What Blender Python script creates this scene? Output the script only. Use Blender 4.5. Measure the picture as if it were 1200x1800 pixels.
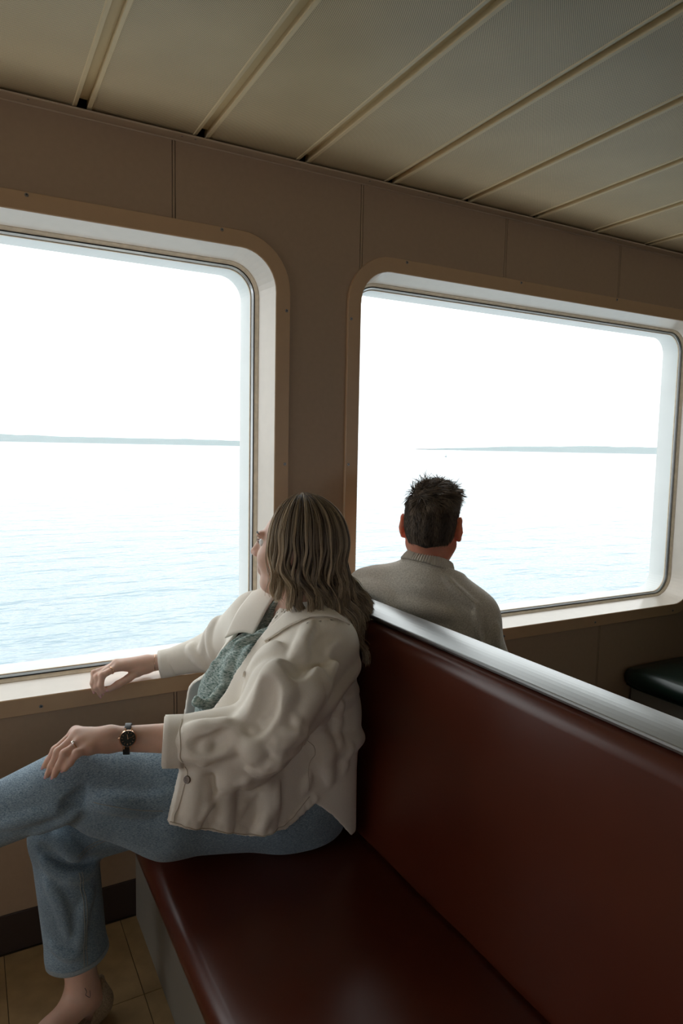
import bpy, bmesh, math, random
import numpy as np
from mathutils import Vector, Matrix

scene = bpy.context.scene
for _o in list(bpy.data.objects):
    bpy.data.objects.remove(_o, do_unlink=True)
COL = scene.collection
R = math.radians

# ------------------------------------------------------------------ camera
CAM_LOC = (0.0, -2.002, 1.424)
YAW, PITCH, ROLL = R(28.9), R(-5.4), R(1.13)
cam_data = bpy.data.cameras.new('camera')
cam = bpy.data.objects.new('camera', cam_data)
COL.objects.link(cam)
_fw = Vector((math.sin(YAW) * math.cos(PITCH), math.cos(YAW) * math.cos(PITCH), math.sin(PITCH)))
_rt = Vector((math.cos(YAW), -math.sin(YAW), 0))
_up = _rt.cross(_fw)
_r2 = math.cos(ROLL) * _rt + math.sin(ROLL) * _up
_u2 = -math.sin(ROLL) * _rt + math.cos(ROLL) * _up
_m = Matrix.Identity(4)
for i in range(3):
    _m[i][0], _m[i][1], _m[i][2], _m[i][3] = _r2[i], _u2[i], -_fw[i], CAM_LOC[i]
cam.matrix_world = _m
cam_data.sensor_fit = 'HORIZONTAL'
cam_data.sensor_width = 24.0
cam_data.lens = 24.0            # 1200 px focal length on a 1200 px wide frame
cam_data.clip_start, cam_data.clip_end = 0.05, 40000
scene.camera = cam

# ------------------------------------------------------------------ sky and exposure
world = bpy.data.worlds.new('overcast_sky')
scene.world = world
world.use_nodes = True
_wn = world.node_tree.nodes
_bg = _wn['Background']
_bg.inputs['Color'].default_value = (0.975, 0.985, 1.0, 1)
_bg.inputs['Strength'].default_value = 2.6
scene.view_settings.view_transform = 'Standard'
scene.view_settings.look = 'None'
scene.view_settings.exposure = 0.0
scene.view_settings.gamma = 1.0
scene.view_settings.use_curve_mapping = False
scene.cycles.max_bounces = 14
scene.cycles.diffuse_bounces = 6
scene.cycles.glossy_bounces = 4
scene.cycles.transmission_bounces = 6
scene.cycles.volume_bounces = 8
scene.cycles.transparent_max_bounces = 12
scene.cycles.caustics_reflective = False
scene.cycles.caustics_refractive = False
scene.cycles.use_denoising = True

# ------------------------------------------------------------------ material helpers
def nodes_of(m):
    return m.node_tree.nodes, m.node_tree.links

def mat(name, color, rough=0.6, metal=0.0, spec=0.5, sheen=0.0, coat=0.0, noise=0.0, nscale=20.0,
        bump=0.0, bscale=200.0, bdist=0.002, sss=0.0, sssr=(1, .35, .2), noise_detail=4, stretch=None):
    """Principled material; colour mottled by noise, fine relief from bump."""
    m = bpy.data.materials.new(name)
    m.use_nodes = True
    n, l = nodes_of(m)
    b = n['Principled BSDF']
    b.inputs['Base Color'].default_value = (*color, 1)
    b.inputs['Roughness'].default_value = rough
    b.inputs['Metallic'].default_value = metal
    b.inputs['Specular IOR Level'].default_value = spec
    if sheen:
        b.inputs['Sheen Weight'].default_value = sheen
        b.inputs['Sheen Roughness'].default_value = 0.4
    if coat:
        b.inputs['Coat Weight'].default_value = coat
        b.inputs['Coat Roughness'].default_value = 0.15
    if sss:
        b.inputs['Subsurface Weight'].default_value = sss
        b.inputs['Subsurface Radius'].default_value = sssr
        b.inputs['Subsurface Scale'].default_value = 0.012
    tc = n.new('ShaderNodeTexCoord')
    src = tc.outputs['Object']
    if stretch:
        mp = n.new('ShaderNodeMapping')
        mp.inputs['Scale'].default_value = stretch
        l.new(src, mp.inputs['Vector'])
        src = mp.outputs['Vector']
    if noise:
        t = n.new('ShaderNodeTexNoise')
        t.inputs['Scale'].default_value = nscale
        t.inputs['Detail'].default_value = noise_detail
        l.new(src, t.inputs['Vector'])
        mr = n.new('ShaderNodeMapRange')
        mr.inputs['From Min'].default_value, mr.inputs['From Max'].default_value = 0.3, 0.7
        mr.inputs['To Min'].default_value, mr.inputs['To Max'].default_value = 1 - noise, 1 + noise
        l.new(t.outputs['Fac'], mr.inputs['Value'])
        mx = n.new('ShaderNodeVectorMath')
        mx.operation = 'SCALE'
        mx.inputs[0].default_value = color
        l.new(mr.outputs['Result'], mx.inputs['Scale'])
        l.new(mx.outputs['Vector'], b.inputs['Base Color'])
    if bump:
        t2 = n.new('ShaderNodeTexNoise')
        t2.inputs['Scale'].default_value = bscale
        t2.inputs['Detail'].default_value = 3
        l.new(src, t2.inputs['Vector'])
        bp = n.new('ShaderNodeBump')
        bp.inputs['Strength'].default_value = bump
        bp.inputs['Distance'].default_value = bdist
        l.new(t2.outputs['Fac'], bp.inputs['Height'])
        l.new(bp.outputs['Normal'], b.inputs['Normal'])
    return m

M = {}
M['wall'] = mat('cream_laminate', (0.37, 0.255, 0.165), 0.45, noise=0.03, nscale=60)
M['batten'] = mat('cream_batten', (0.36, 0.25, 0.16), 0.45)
M['seam'] = mat('seam_shadow_gap', (0.12, 0.09, 0.07), 0.8)
M['bezel'] = mat('beige_plastic', (0.50, 0.325, 0.185), 0.38, noise=0.02, nscale=30)
M['reveal'] = mat('gloss_beige_plastic', (0.85, 0.77, 0.68), 0.16, noise=0.02, nscale=30)
M['gasket'] = mat('beige_gasket', (0.70, 0.58, 0.42), 0.5, noise=0.1, nscale=60)
M['rubber'] = mat('black_rubber', (0.010, 0.011, 0.012), 0.5)
M['alu'] = mat('aluminium_strip', (0.62, 0.66, 0.68), 0.3, metal=0.9)
M['outer'] = mat('white_painted_steel', (0.82, 0.84, 0.83), 0.5, noise=0.03, nscale=8)
M['screw'] = mat('dull_steel', (0.30, 0.29, 0.28), 0.35, metal=1.0)
M['dark'] = mat('dark_slot', (0.01, 0.01, 0.01), 0.8)
M['ceil_edge'] = mat('cream_enamel', (0.66, 0.53, 0.32), 0.45)
M['ceil_trim'] = mat('tan_enamel', (0.52, 0.40, 0.28), 0.4)
M['ceil_back'] = mat('dark_plenum', (0.05, 0.045, 0.04), 0.9)
M['channel'] = mat('cream_channel', (0.60, 0.47, 0.26), 0.5)
M['baseboard'] = mat('dark_brown_rubber', (0.035, 0.022, 0.018), 0.45)
M['tile'] = mat('tan_vinyl_tile', (0.36, 0.24, 0.115), 0.35, noise=0.16, nscale=18, noise_detail=8)
M['grout'] = mat('tile_joint', (0.05, 0.035, 0.02), 0.9)
M['redvinyl'] = mat('oxblood_vinyl', (0.085, 0.0185, 0.0085), 0.30, spec=0.5, noise=0.06, nscale=9, bump=0.10, bscale=900, bdist=0.0006)
M['greenvinyl'] = mat('dark_green_vinyl', (0.006, 0.020, 0.015), 0.28, spec=0.5, bump=0.08, bscale=900, bdist=0.0006)
M['kick'] = mat('grey_laminate', (0.21, 0.195, 0.165), 0.5)
M['brushed'] = mat('brushed_aluminium', (0.40, 0.41, 0.41), 0.40, metal=1.0, bump=0.05, bscale=60, bdist=0.0004, stretch=(18, 0.6, 18))
M['room'] = mat('cream_far_wall', (0.50, 0.42, 0.33), 0.6)

def perforated():
    m = bpy.data.materials.new('perforated_cream_enamel')
    m.use_nodes = True
    n, l = nodes_of(m)
    b = n['Principled BSDF']
    b.inputs['Roughness'].default_value = 0.5
    tc = n.new('ShaderNodeTexCoord')
    mp = n.new('ShaderNodeMapping')
    mp.inputs['Scale'].default_value = (1 / 0.0052, 1 / 0.0052, 1)
    l.new(tc.outputs['Object'], mp.inputs['Vector'])
    # staggered dots: distance to the nearest of two interleaved square lattices
    def lattice(off):
        a = n.new('ShaderNodeVectorMath'); a.operation = 'ADD'
        a.inputs[1].default_value = (off, off, 0)
        l.new(mp.outputs['Vector'], a.inputs[0])
        fr = n.new('ShaderNodeVectorMath'); fr.operation = 'FRACTION'
        l.new(a.outputs[0], fr.inputs[0])
        s = n.new('ShaderNodeVectorMath'); s.operation = 'SUBTRACT'
        s.inputs[1].default_value = (0.5, 0.5, 0)
        l.new(fr.outputs[0], s.inputs[0])
        z = n.new('ShaderNodeVectorMath'); z.operation = 'MULTIPLY'
        z.inputs[1].default_value = (1, 1, 0)
        l.new(s.outputs[0], z.inputs[0])
        ln = n.new('ShaderNodeVectorMath'); ln.operation = 'LENGTH'
        l.new(z.outputs[0], ln.inputs[0])
        return ln.outputs['Value']
    mn = n.new('ShaderNodeMath'); mn.operation = 'MINIMUM'
    l.new(lattice(0.0), mn.inputs[0]); l.new(lattice(0.5), mn.inputs[1])
    r = n.new('ShaderNodeMapRange')
    r.inputs['From Min'].default_value, r.inputs['From Max'].default_value = 0.19, 0.30
    l.new(mn.outputs[0], r.inputs['Value'])
    # faint smudges
    t = n.new('ShaderNodeTexNoise'); t.inputs['Scale'].default_value = 5; t.inputs['Detail'].default_value = 6
    l.new(tc.outputs['Object'], t.inputs['Vector'])
    r2 = n.new('ShaderNodeMapRange')
    r2.inputs['From Min'].default_value, r2.inputs['From Max'].default_value = 0.3, 0.7
    r2.inputs['To Min'].default_value, r2.inputs['To Max'].default_value = 0.93, 1.04
    l.new(t.outputs['Fac'], r2.inputs['Value'])
    mx = n.new('ShaderNodeMix'); mx.data_type = 'RGBA'
    mx.inputs['A'].default_value = (0.19, 0.14, 0.08, 1)
    mx.inputs['B'].default_value = (0.74, 0.60, 0.375, 1)
    l.new(r.outputs['Result'], mx.inputs['Factor'])
    sc = n.new('ShaderNodeVectorMath'); sc.operation = 'SCALE'
    l.new(mx.outputs['Result'], sc.inputs[0]); l.new(r2.outputs['Result'], sc.inputs['Scale'])
    l.new(sc.outputs['Vector'], b.inputs['Base Color'])
    return m
M['perf'] = perforated()

def glass_mat():
    m = bpy.data.materials.new('window_glass')
    m.use_nodes = True
    n, l = nodes_of(m)
    n.remove(n['Principled BSDF'])
    out = n['Material Output']
    tr = n.new('ShaderNodeBsdfTransparent')
    tr.inputs['Color'].default_value = (0.965, 0.985, 0.98, 1)
    gl = n.new('ShaderNodeBsdfGlossy')
    gl.inputs['Roughness'].default_value = 0.0
    lw = n.new('ShaderNodeLayerWeight'); lw.inputs['Blend'].default_value = 0.5
    pw = n.new('ShaderNodeMath'); pw.operation = 'POWER'; pw.inputs[1].default_value = 5.0
    l.new(lw.outputs['Facing'], pw.inputs[0])
    fr = n.new('ShaderNodeMath'); fr.operation = 'MULTIPLY_ADD'
    fr.inputs[1].default_value = 0.9; fr.inputs[2].default_value = 0.035
    l.new(pw.outputs[0], fr.inputs[0])
    mx = n.new('ShaderNodeMixShader')
    l.new(fr.outputs[0], mx.inputs[0]); l.new(tr.outputs[0], mx.inputs[1]); l.new(gl.outputs[0], mx.inputs[2])
    l.new(mx.outputs[0], out.inputs['Surface'])
    return m
M['glass'] = glass_mat()

# ------------------------------------------------------------------ mesh helpers
def link(o, parent=None):
    COL.objects.link(o)
    if parent is not None:
        o.parent = parent
    return o

def mesh_obj(name, verts, faces, material, parent=None, smooth=False):
    me = bpy.data.meshes.new(name)
    me.from_pydata([tuple(v) for v in verts], [], [tuple(f) for f in faces])
    me.update()
    if material:
        me.materials.append(material)
    if smooth:
        me.shade_smooth()
    return link(bpy.data.objects.new(name, me), parent)

def bm_obj(name, bm, material, parent=None, smooth=False):
    bmesh.ops.recalc_face_normals(bm, faces=bm.faces[:])
    me = bpy.data.meshes.new(name)
    bm.to_mesh(me); bm.free()
    if material:
        me.materials.append(material)
    if smooth:
        me.shade_smooth()
    return link(bpy.data.objects.new(name, me), parent)

def box_bm(x0, x1, y0, y1, z0, z1, bevel=0.0, seg=2, bm=None):
    b = bmesh.new()
    bmesh.ops.create_cube(b, size=1)
    for v in b.verts:
        v.co = Vector(((x0 + x1) / 2 + v.co.x * (x1 - x0), (y0 + y1) / 2 + v.co.y * (y1 - y0), (z0 + z1) / 2 + v.co.z * (z1 - z0)))
    if bevel:
        bmesh.ops.bevel(b, geom=b.edges[:], offset=bevel, segments=seg, profile=0.5, affect='EDGES')
    return b

def box(name, x0, x1, y0, y1, z0, z1, material, parent=None, bevel=0.0, seg=2, smooth=False):
    return bm_obj(name, box_bm(x0, x1, y0, y1, z0, z1, bevel, seg), material, parent, smooth)

def empty(name, loc=(0, 0, 0), parent=None):
    o = bpy.data.objects.new(name, None)
    o.empty_display_size = 0.1
    link(o, parent)
    o.location = loc
    return o

def tag(o, label=None, cat=None, group=None, kind=None):
    if label: o['label'] = label
    if cat: o['category'] = cat
    if group: o['group'] = group
    if kind: o['kind'] = kind
    return o

def rrect(x0, x1, z0, z1, r, n=10):
    """rounded rectangle outline in the XZ plane, counter-clockwise"""
    pts = []
    for cx, cz, a0 in ((x1 - r, z0 + r, -90), (x1 - r, z1 - r, 0), (x0 + r, z1 - r, 90), (x0 + r, z0 + r, 180)):
        for k in range(n + 1):
            a = R(a0 + 90 * k / n)
            pts.append((cx + r * math.cos(a), cz + r * math.sin(a)))
    return pts

def ring(name, stations, material, parent, closed=False, smooth=False):
    """strip swept through stations = list of (outline, y); outlines share their point count"""
    n = len(stations[0][0]); v = []; f = []
    for o, y in stations:
        v += [(p[0], y, p[1]) for p in o]
    m = len(stations)
    for s in range(m if closed else m - 1):
        a, b = s * n, ((s + 1) % m) * n
        for k in range(n):
            f.append((a + k, a + (k + 1) % n, b + (k + 1) % n, b + k))
    bm = bmesh.new()
    me = bpy.data.meshes.new('t'); me.from_pydata(v, [], f); bm.from_mesh(me); bpy.data.meshes.remove(me)
    return bm_obj(name, bm, material, parent, smooth)

def boolean(o, cutters, op='DIFFERENCE'):
    for c in cutters:
        md = o.modifiers.new('cut', 'BOOLEAN'); md.object = c; md.operation = op; md.solver = 'EXACT'
    dg = bpy.context.evaluated_depsgraph_get()
    me = bpy.data.meshes.new_from_object(o.evaluated_get(dg))
    o.modifiers.clear(); old = o.data; o.data = me
    bpy.data.meshes.remove(old)

# ------------------------------------------------------------------ the cabin shell
ROOM_X0, ROOM_X1, ROOM_Y0, CEIL = -3.4, 7.4, -6.4, 2.30
WIN = [(-1.037, 0.903), (1.110, 3.050), (3.257, 5.197)]
WZ0, WZ1 = 0.678, 2.062

# floor: slab and single vinyl tiles
floor = box('floor', ROOM_X0, ROOM_X1, ROOM_Y0, 0.12, -0.06, -0.0035, M['grout'])
tag(floor, kind='structure')
TS = 0.313
_tile_me = None
for i in range(-10, 4):
    for j in range(-10, 1):
        x0, y0 = 0.0565 + i * TS, -0.324 + j * TS
        if x0 > 0.42 and (j < -9 or i > 2):
            continue
        if _tile_me is None:
            o = bm_obj('tile', box_bm(0.0008, TS - 0.0008, 0.0008, TS - 0.0008, -0.0035, 0, 0.0006, 1), M['tile'], floor)
            _tile_me = o.data
        else:
            o = link(bpy.data.objects.new('tile', _tile_me), floor)
        o.location = (x0, y0, 0)

# window wall: structural core, cream panels and battens, each cut round the windows
def prism(x0, x1, z0, z1, r, ya, yb):
    o = ring('cutter', [(rrect(x0, x1, z0, z1, r), ya), (rrect(x0, x1, z0, z1, r), yb)], None, None)
    bm = bmesh.new(); bm.from_mesh(o.data)
    bmesh.ops.holes_fill(bm, edges=bm.edges[:], sides=0)
    bmesh.ops.recalc_face_normals(bm, faces=bm.faces[:])
    bm.to_mesh(o.data); bm.free()
    return o

cutters = [prism(a + 0.022, b - 0.022, WZ0 + 0.022, WZ1 - 0.022, 0.15, -0.2, 0.4) for a, b in WIN]
wall = box('wall_front', ROOM_X0, ROOM_X1, 0.006, 0.12, -0.06, CEIL + 0.1, M['seam'])
boolean(wall, cutters)
tag(wall, kind='structure')
seams = [0.541 + 0.6185 * k for k in range(-6, 12)]
for k in range(len(seams) - 1):
    xa, xb = seams[k] + 0.0054, seams[k + 1] - 0.0054
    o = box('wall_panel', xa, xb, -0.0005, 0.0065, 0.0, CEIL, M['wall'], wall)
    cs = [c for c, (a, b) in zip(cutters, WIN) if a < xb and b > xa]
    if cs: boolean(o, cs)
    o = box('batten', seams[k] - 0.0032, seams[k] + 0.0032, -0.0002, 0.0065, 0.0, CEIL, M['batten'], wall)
    cs = [c for c, (a, b) in zip(cutters, WIN) if a < xb and b > seams[k] - .01]
    if cs: boolean(o, cs)
for c in cutters:
    me = c.data; bpy.data.objects.remove(c); bpy.data.meshes.remove(me)

def screw(parent, x, z, y=-0.0125, r=0.0052):
    if 'screw' not in SC:
        bm = bmesh.new()
        bmesh.ops.create_cone(bm, cap_ends=True, segments=16, radius1=1.0, radius2=0.8, depth=0.5)
        bmesh.ops.rotate(bm, verts=bm.verts[:], matrix=Matrix.Rotation(R(90), 3, 'X'))
        s = bm_obj('screw', bm, M['screw'], None); SC['screw'] = s.data
        COL.objects.unlink(s); bpy.data.objects.remove(s)
        v = []; f = []
        for a in (0, 90):
            c, s_ = math.cos(R(a + 25)), math.sin(R(a + 25))
            b0 = len(v)
            for u, w in ((-.6, -.14), (.6, -.14), (.6, .14), (-.6, .14)):
                v.append((u * c - w * s_, -0.27, u * s_ + w * c))
            f.append((b0, b0 + 1, b0 + 2, b0 + 3))
        s = mesh_obj('slot', v, f, M['dark']); SC['slot'] = s.data
        COL.objects.unlink(s); bpy.data.objects.remove(s)
    o = link(bpy.data.objects.new('screw', SC['screw']), parent)
    o.location = (x, y, z); o.scale = (r, r * 0.7, r)
    o2 = link(bpy.data.objects.new('slot', SC['slot']), o)
    return o
SC = {}

def window(n, xa, xb, flip=False):
    w = empty('window_%d' % n, ((xa + xb) / 2, 0, WZ0))
    tag(w, kind='structure')
    inv = Matrix.Translation((-(xa + xb) / 2, 0, -WZ0))
    def rr(inset, r):
        return rrect(xa + inset, xb - inset, WZ0 + inset, WZ1 - inset, r)
    parts = []
    # bezel proud of the wall by 11 mm with a softened edge
    parts.append(ring('frame', [(rr(0, .165), -.0005), (rr(0, .165), -.0095), (rr(.0015, .1635), -.0113), (rr(.0465, .1185), -.0113), (rr(.049, .116), -.009)], M['bezel'], w))
    parts.append(ring('reveal', [(rr(.049, .116), -.009), (rr(.0505, .1145), .0), (rr(.066, .100), .088), (rr(.069, .098), .0885)], M['reveal'], w))
    parts.append(ring('gasket', [(rr(.0655, .1005), .0882), (rr(.0672, .0988), .0866), (rr(.0755, .0905), .0970), (rr(.0762, .0898), .0985)], M['gasket'], w))
    parts.append(ring('rubber_seal', [(rr(.0755, .0905), .0985), (rr(.0762, .0898), .0972), (rr(.0785, .0875), .0976), (rr(.0792, .0868), .0998)], M['rubber'], w))
    parts.append(ring('glazing_bead', [(rr(.0785, .0875), .0988), (rr(.0795, .0865), .0978), (rr(.0838, .0822), .1035), (rr(.0845, .0815), .1062)], M['alu'], w))
    parts.append(ring('outer_frame', [(rr(.068, .099), .107), (rr(.0845, .0825), .1075), (rr(.0855, .0815), .111), (rr(.090, .077), .190), (rr(.02, .145), .192), (rr(.02, .145), .12)], M['outer'], w))
    parts.append(ring('sealant', [(rr(.0840, .0830), .1062), (rr(.0870, .0800), .1064), (rr(.0872, .0798), .1115)], M['gasket'], w))
    g = rr(.070, .097)
    nb = len(g)
    v = [(p[0], .1065, p[1]) for p in g] + [(p[0], .1090, p[1]) for p in g]
    f = [tuple(range(nb)), tuple(range(2 * nb - 1, nb - 1, -1))] + [(k, k + nb, (k + 1) % nb + nb, (k + 1) % nb) for k in range(nb)]
    parts.append(mesh_obj('pane', v, f, M['glass'], w))
    for p in parts:
        p.data.transform(inv)
    fr = parts[0]
    cx = (xa + xb) / 2
    for s, sx in ((-1, xa), (1, xb)):
        pass
    xs = [xa + .224, xa + .741, xa + 1.268, xb - .224] if not flip else [xb - .223 - .522 * k for k in range(4)]
    for x in xs:
        screw(fr, x - cx, WZ1 - .0085 - WZ0)
    xs = [xa + .21, xa + .73, xa + 1.245, xb - .176] if not flip else [xb - .22, xb - .74 + .002, xb - 1.26, xb - 1.78]
    for x in xs:
        screw(fr, x - cx, .019)
    for z in (1.844, 1.368, .92):
        screw(fr, xa + .0115 - cx, z - WZ0); screw(fr, xb - .013 - cx, z - WZ0)
    return w
win_objs = [window(k + 1, a, b, flip=(k == 0)) for k, (a, b) in enumerate(WIN)]

base = box('baseboard_front', ROOM_X0, ROOM_X1, -0.006, -0.0006, 0, 0.113, M['baseboard'], bevel=0.002)
tag(base, kind='structure')

# ceiling: dark plenum, pressed perforated trays with lipped edges, channels between them
ceil = box('ceiling', ROOM_X0, ROOM_X1, ROOM_Y0, 0.12, CEIL + 0.055, CEIL + 0.11, M['ceil_back'])
tag(ceil, kind='structure')
BEAM0, PITCH_X, GAP = 0.2925, 0.3175, 0.0125
YA, YB = -0.022, ROOM_Y0 + 0.02
tray = None
for k in range(-20, 23):
    x0 = BEAM0 + k * PITCH_X
    if x0 + PITCH_X > ROOM_X1 or x0 < ROOM_X0: continue
    w = PITCH_X
    if tray is None:
        xs = [GAP, GAP + .0015, GAP + .010, GAP + .012]
        prof = [(GAP + .002, .030), (GAP, .004), (GAP + .001, .0008), (GAP + .0095, 0.0), (GAP + .0115, .0022)]
        prof2 = [(w - a, z) for a, z in reversed(prof)]
        # lips
        v = []; f = []
        for side in (prof, prof2):
            b0 = len(v)
            for y in (YA, YB):
                v += [(a, y, z) for a, z in side]
            n = len(side)
            for q in range(n - 1):
                f.append((b0 + q, b0 + q + 1, b0 + n + q + 1, b0 + n + q))
        v2 = [(GAP + .0115, YA, .0022), (w - GAP - .0115, YA, .0022), (w - GAP - .0115, YB, .0022), (GAP + .0115, YB, .0022),
              (GAP + .0115, YA, .03), (w - GAP - .0115, YA, .03)]
        t = mesh_obj('ceiling_panel', v2, [(3, 2, 1, 0), (0, 1, 5, 4)], M['perf'], ceil)
        lp = mesh_obj('panel_lip', v, f, M['ceil_edge'], t)
        ch_v = [(-.017, YA + .002, .017), (.017, YA + .002, .017), (.017, YB, .017), (-.017, YB, .017)]
        ch_v += [(a, b, .021) for a, b, _ in ch_v]
        chn = mesh_obj('channel', ch_v, [(0, 1, 2, 3), (7, 6, 5, 4), (0, 4, 5, 1), (1, 5, 6, 2), (2, 6, 7, 3), (3, 7, 4, 0)], M['channel'], ceil)
        tray = (t.data, lp.data, chn.data)
    else:
        t = link(bpy.data.objects.new('ceiling_panel', tray[0]), ceil)
        lp = link(bpy.data.objects.new('panel_lip', tray[1]), t)
        chn = link(bpy.data.objects.new('channel', tray[2]), ceil)
    t.location = (x0, 0, CEIL - .012); chn.location = (x0, -0.03, CEIL - .012)

# angle trim along the wall under the trays
tv = [(-.0445, -.002), (-.0445, 0), (-.0005, .0), (-.0005, -.0065), (-.003, -.0065), (-.005, -.0045), (-.043, -.0042)]
n = len(tv)
v = [(x, y, CEIL - .0165 + z) for x in (ROOM_X0, ROOM_X1) for y, z in tv]
trim = mesh_obj('trim_1', v, [(k, (k + 1) % n, n + (k + 1) % n, n + k) for k in range(n)] + [tuple(range(n)), tuple(range(2 * n - 1, n - 1, -1))], M['ceil_trim'])
tag(trim, kind='structure')
rv = None
for x in (-.62, .165, .557, .595, 1.168, 1.40, 1.445, 1.52, 2.3, 2.34):
    if rv is None:
        bm = bmesh.new(); bmesh.ops.create_uvsphere(bm, u_segments=10, v_segments=6, radius=.0035)
        o = bm_obj('rivet', bm, M['screw'], trim, True); rv = o.data
    else:
        o = link(bpy.data.objects.new('rivet', rv), trim)
    o.location = (x, -.032, CEIL - .0207); o.scale = (1, 1, .4)

# the rest of the cabin, behind and beside the camera
def plain_wall(name, x0, x1, y0, y1, holes=()):
    o = box(name, x0, x1, y0, y1, -0.06, CEIL + 0.1, M['room'])
    if holes:
        cs = [prism(a, b, WZ0, WZ1, .15, y0 - .3, y1 + .3) for a, b in holes]
        boolean(o, cs)
        for c in cs:
            me = c.data; bpy.data.objects.remove(c); bpy.data.meshes.remove(me)
    tag(o, kind='structure')
    return o
wl = plain_wall('wall_left', ROOM_X0 - .12, ROOM_X0, ROOM_Y0 - .12, .12)
_c = [box('cutter', ROOM_X0 - .3, ROOM_X0 + .3, a, b, WZ0, WZ1, None, None, .12, 4) for a, b in ((-2.2, -.28),)]
boolean(wl, _c)
for c in _c:
    me = c.data; bpy.data.objects.remove(c); bpy.data.meshes.remove(me)
plain_wall('wall_right', ROOM_X1, ROOM_X1 + .12, ROOM_Y0 - .12, .12)
plain_wall('wall_back', ROOM_X0, ROOM_X1, ROOM_Y0 - .12, ROOM_Y0, holes=[(-3.05, -1.11), (3.46, 4.98)])

# ------------------------------------------------------------------ benches
def cushion(name, x0, x1, y0, y1, z0, z1, r, material, parent, puff=0.0, shear=None):
    bm = box_bm(x0, x1, y0, y1, z0, z1)
    bmesh.ops.bevel(bm, geom=bm.edges[:], offset=r, segments=6, profile=0.5, affect='EDGES')
    if shear:
        for v in bm.verts:
            v.co.x += shear(v.co.z)
    return bm_obj(name, bm, material, parent, True)

BY0, BY1 = -2.05, -0.014
def lean(z): return (z - .44) * .085
bench = empty('bench', (.62, -1.0, 0))
tag(bench, 'long oxblood red vinyl bench with tall padded back and brushed metal top rail', 'bench')
def P(o):                      # keep world coordinates while parenting to an offset empty
    o.data.transform(Matrix.Translation(-o.parent.matrix_basis.translation)); return o
P(box('base', .415, .90, BY0 + .03, BY1, 0, .375, M['kick'], bench, .002))
def seat_mesh(name, x0, x1, z0, z1, material, parent, sgn=1):
    """seat pad: rounded front, slight dish, seen from the end as a swept profile with rounded ends"""
    prof = []
    r = .034
    prof += [(x1, z0), (x0 + .015, z0)]
    for k in range(9):
        a = R(270 - 10 - 160 * k / 8)
        prof.append((x0 + .036 + .036 * math.cos(a), (z0 + z1) / 2 + (z1 - z0) / 2 * math.sin(a) * (1.0)))
    for k in range(1, 13):
        t = k / 12
        prof.append((x0 + .05 + (x1 - x0 - .05) * t, z1 + .006 * math.sin(math.pi * t) - .004 * t))
    n = len(prof); ys = []
    m = 44
    for k in range(m + 1):
        ys.append(BY0 + (BY1 - BY0) * k / m)
    cx, cz = (x0 + x1) / 2, (z0 + z1) / 2
    v = []; f = []
    for j, y in enumerate(ys):
        e = min(j, m - j)
        s = {0: .86, 1: .985}.get(e, 1.0)
        w = .0025 * math.sin(y * 17.0) * math.sin(y * 5.1)
        for (x, z) in prof:
            v.append((cx + (x - cx) * (1 - (1 - s) * .3), y, cz + (z - cz) * s + (w if z > cz else 0)))
    for j in range(m):
        for k in range(n):
            f.append((j * n + k, j * n + (k + 1) % n, (j + 1) * n + (k + 1) % n, (j + 1) * n + k))
    f += [tuple(range(n - 1, -1, -1)), tuple(range(m * n, m * n + n))]
    if sgn < 0:
        v = [(x0 + x1 - a, b, c) for a, b, c in v]
    bm = bmesh.new(); me = bpy.data.meshes.new('t'); me.from_pydata(v, [], f); bm.from_mesh(me); bpy.data.meshes.remove(me)
    return P(bm_obj(name, bm, material, parent, True))
seat_mesh('seat', .345, .868, .372, .450, M['redvinyl'], bench)
P(cushion('backrest', .850, .925, BY0, BY1, .425, .976, .034, M['redvinyl'], bench, shear=lean))
P(box('back_board', .93, .985, BY0, BY1, .02, .972, M['kick'], bench, .002))
# domed metal rail along the top
pv = [(.926, .976), (.9190, .980), (.9175, .9845), (.9180, .9885)]
for k in range(9):
    t = k / 8
    pv.append((.920 + .098 * t, .990 + .0065 * math.sin(math.pi * t)))
pv += [(1.022, .9885), (1.0245, .984), (1.0245, .974), (1.020, .968)]
n = len(pv)
v = [(x, y, z) for y in (BY0 - .01, BY1) for x, z in pv]
bm = bmesh.new(); me = bpy.data.meshes.new('t')
me.from_pydata(v, [], [(k, (k + 1) % n, n + (k + 1) % n, n + k) for k in range(n)] + [tuple(range(n)), tuple(range(2 * n - 1, n - 1, -1))])
bm.from_mesh(me)
P(bm_obj('top_rail', bm, M['brushed'], bench))

def green_bench(x_back, sgn, label):
    b = empty('bench', (x_back, -1.0, 0))
    tag(b, label, 'bench')
    x0, x1 = sorted((x_back, x_back + sgn * .50))
    if sgn < 0:   # front towards -X
        seat_mesh('seat', x0, x1, .385, .470, M['greenvinyl'], b)
        P(cushion('backrest', x1, x1 + .07, BY0, BY1, .44, .985, .022, M['greenvinyl'], b))
        P(box('base', x0 + .06, x1 + .06, BY0 + .03, BY1, 0, .385, M['kick'], b, .002))
    else:
        seat_mesh('seat', x0, x1, .372, .450, M['greenvinyl'], b, -1)
        P(cushion('backrest', x0 - .012, x0 + .045, BY0, BY1, .44, .962, .022, M['greenvinyl'], b))
        P(box('base', x0, x1 - .06, BY0 + .03, BY1, 0, .372, M['kick'], b, .002))
    return b
green_bench(1.0, 1, 'green bench hidden behind the red bench back, under the person in the sweater')
green_bench(3.05, -1, 'dark green vinyl bench by the wall under the right window')

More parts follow.
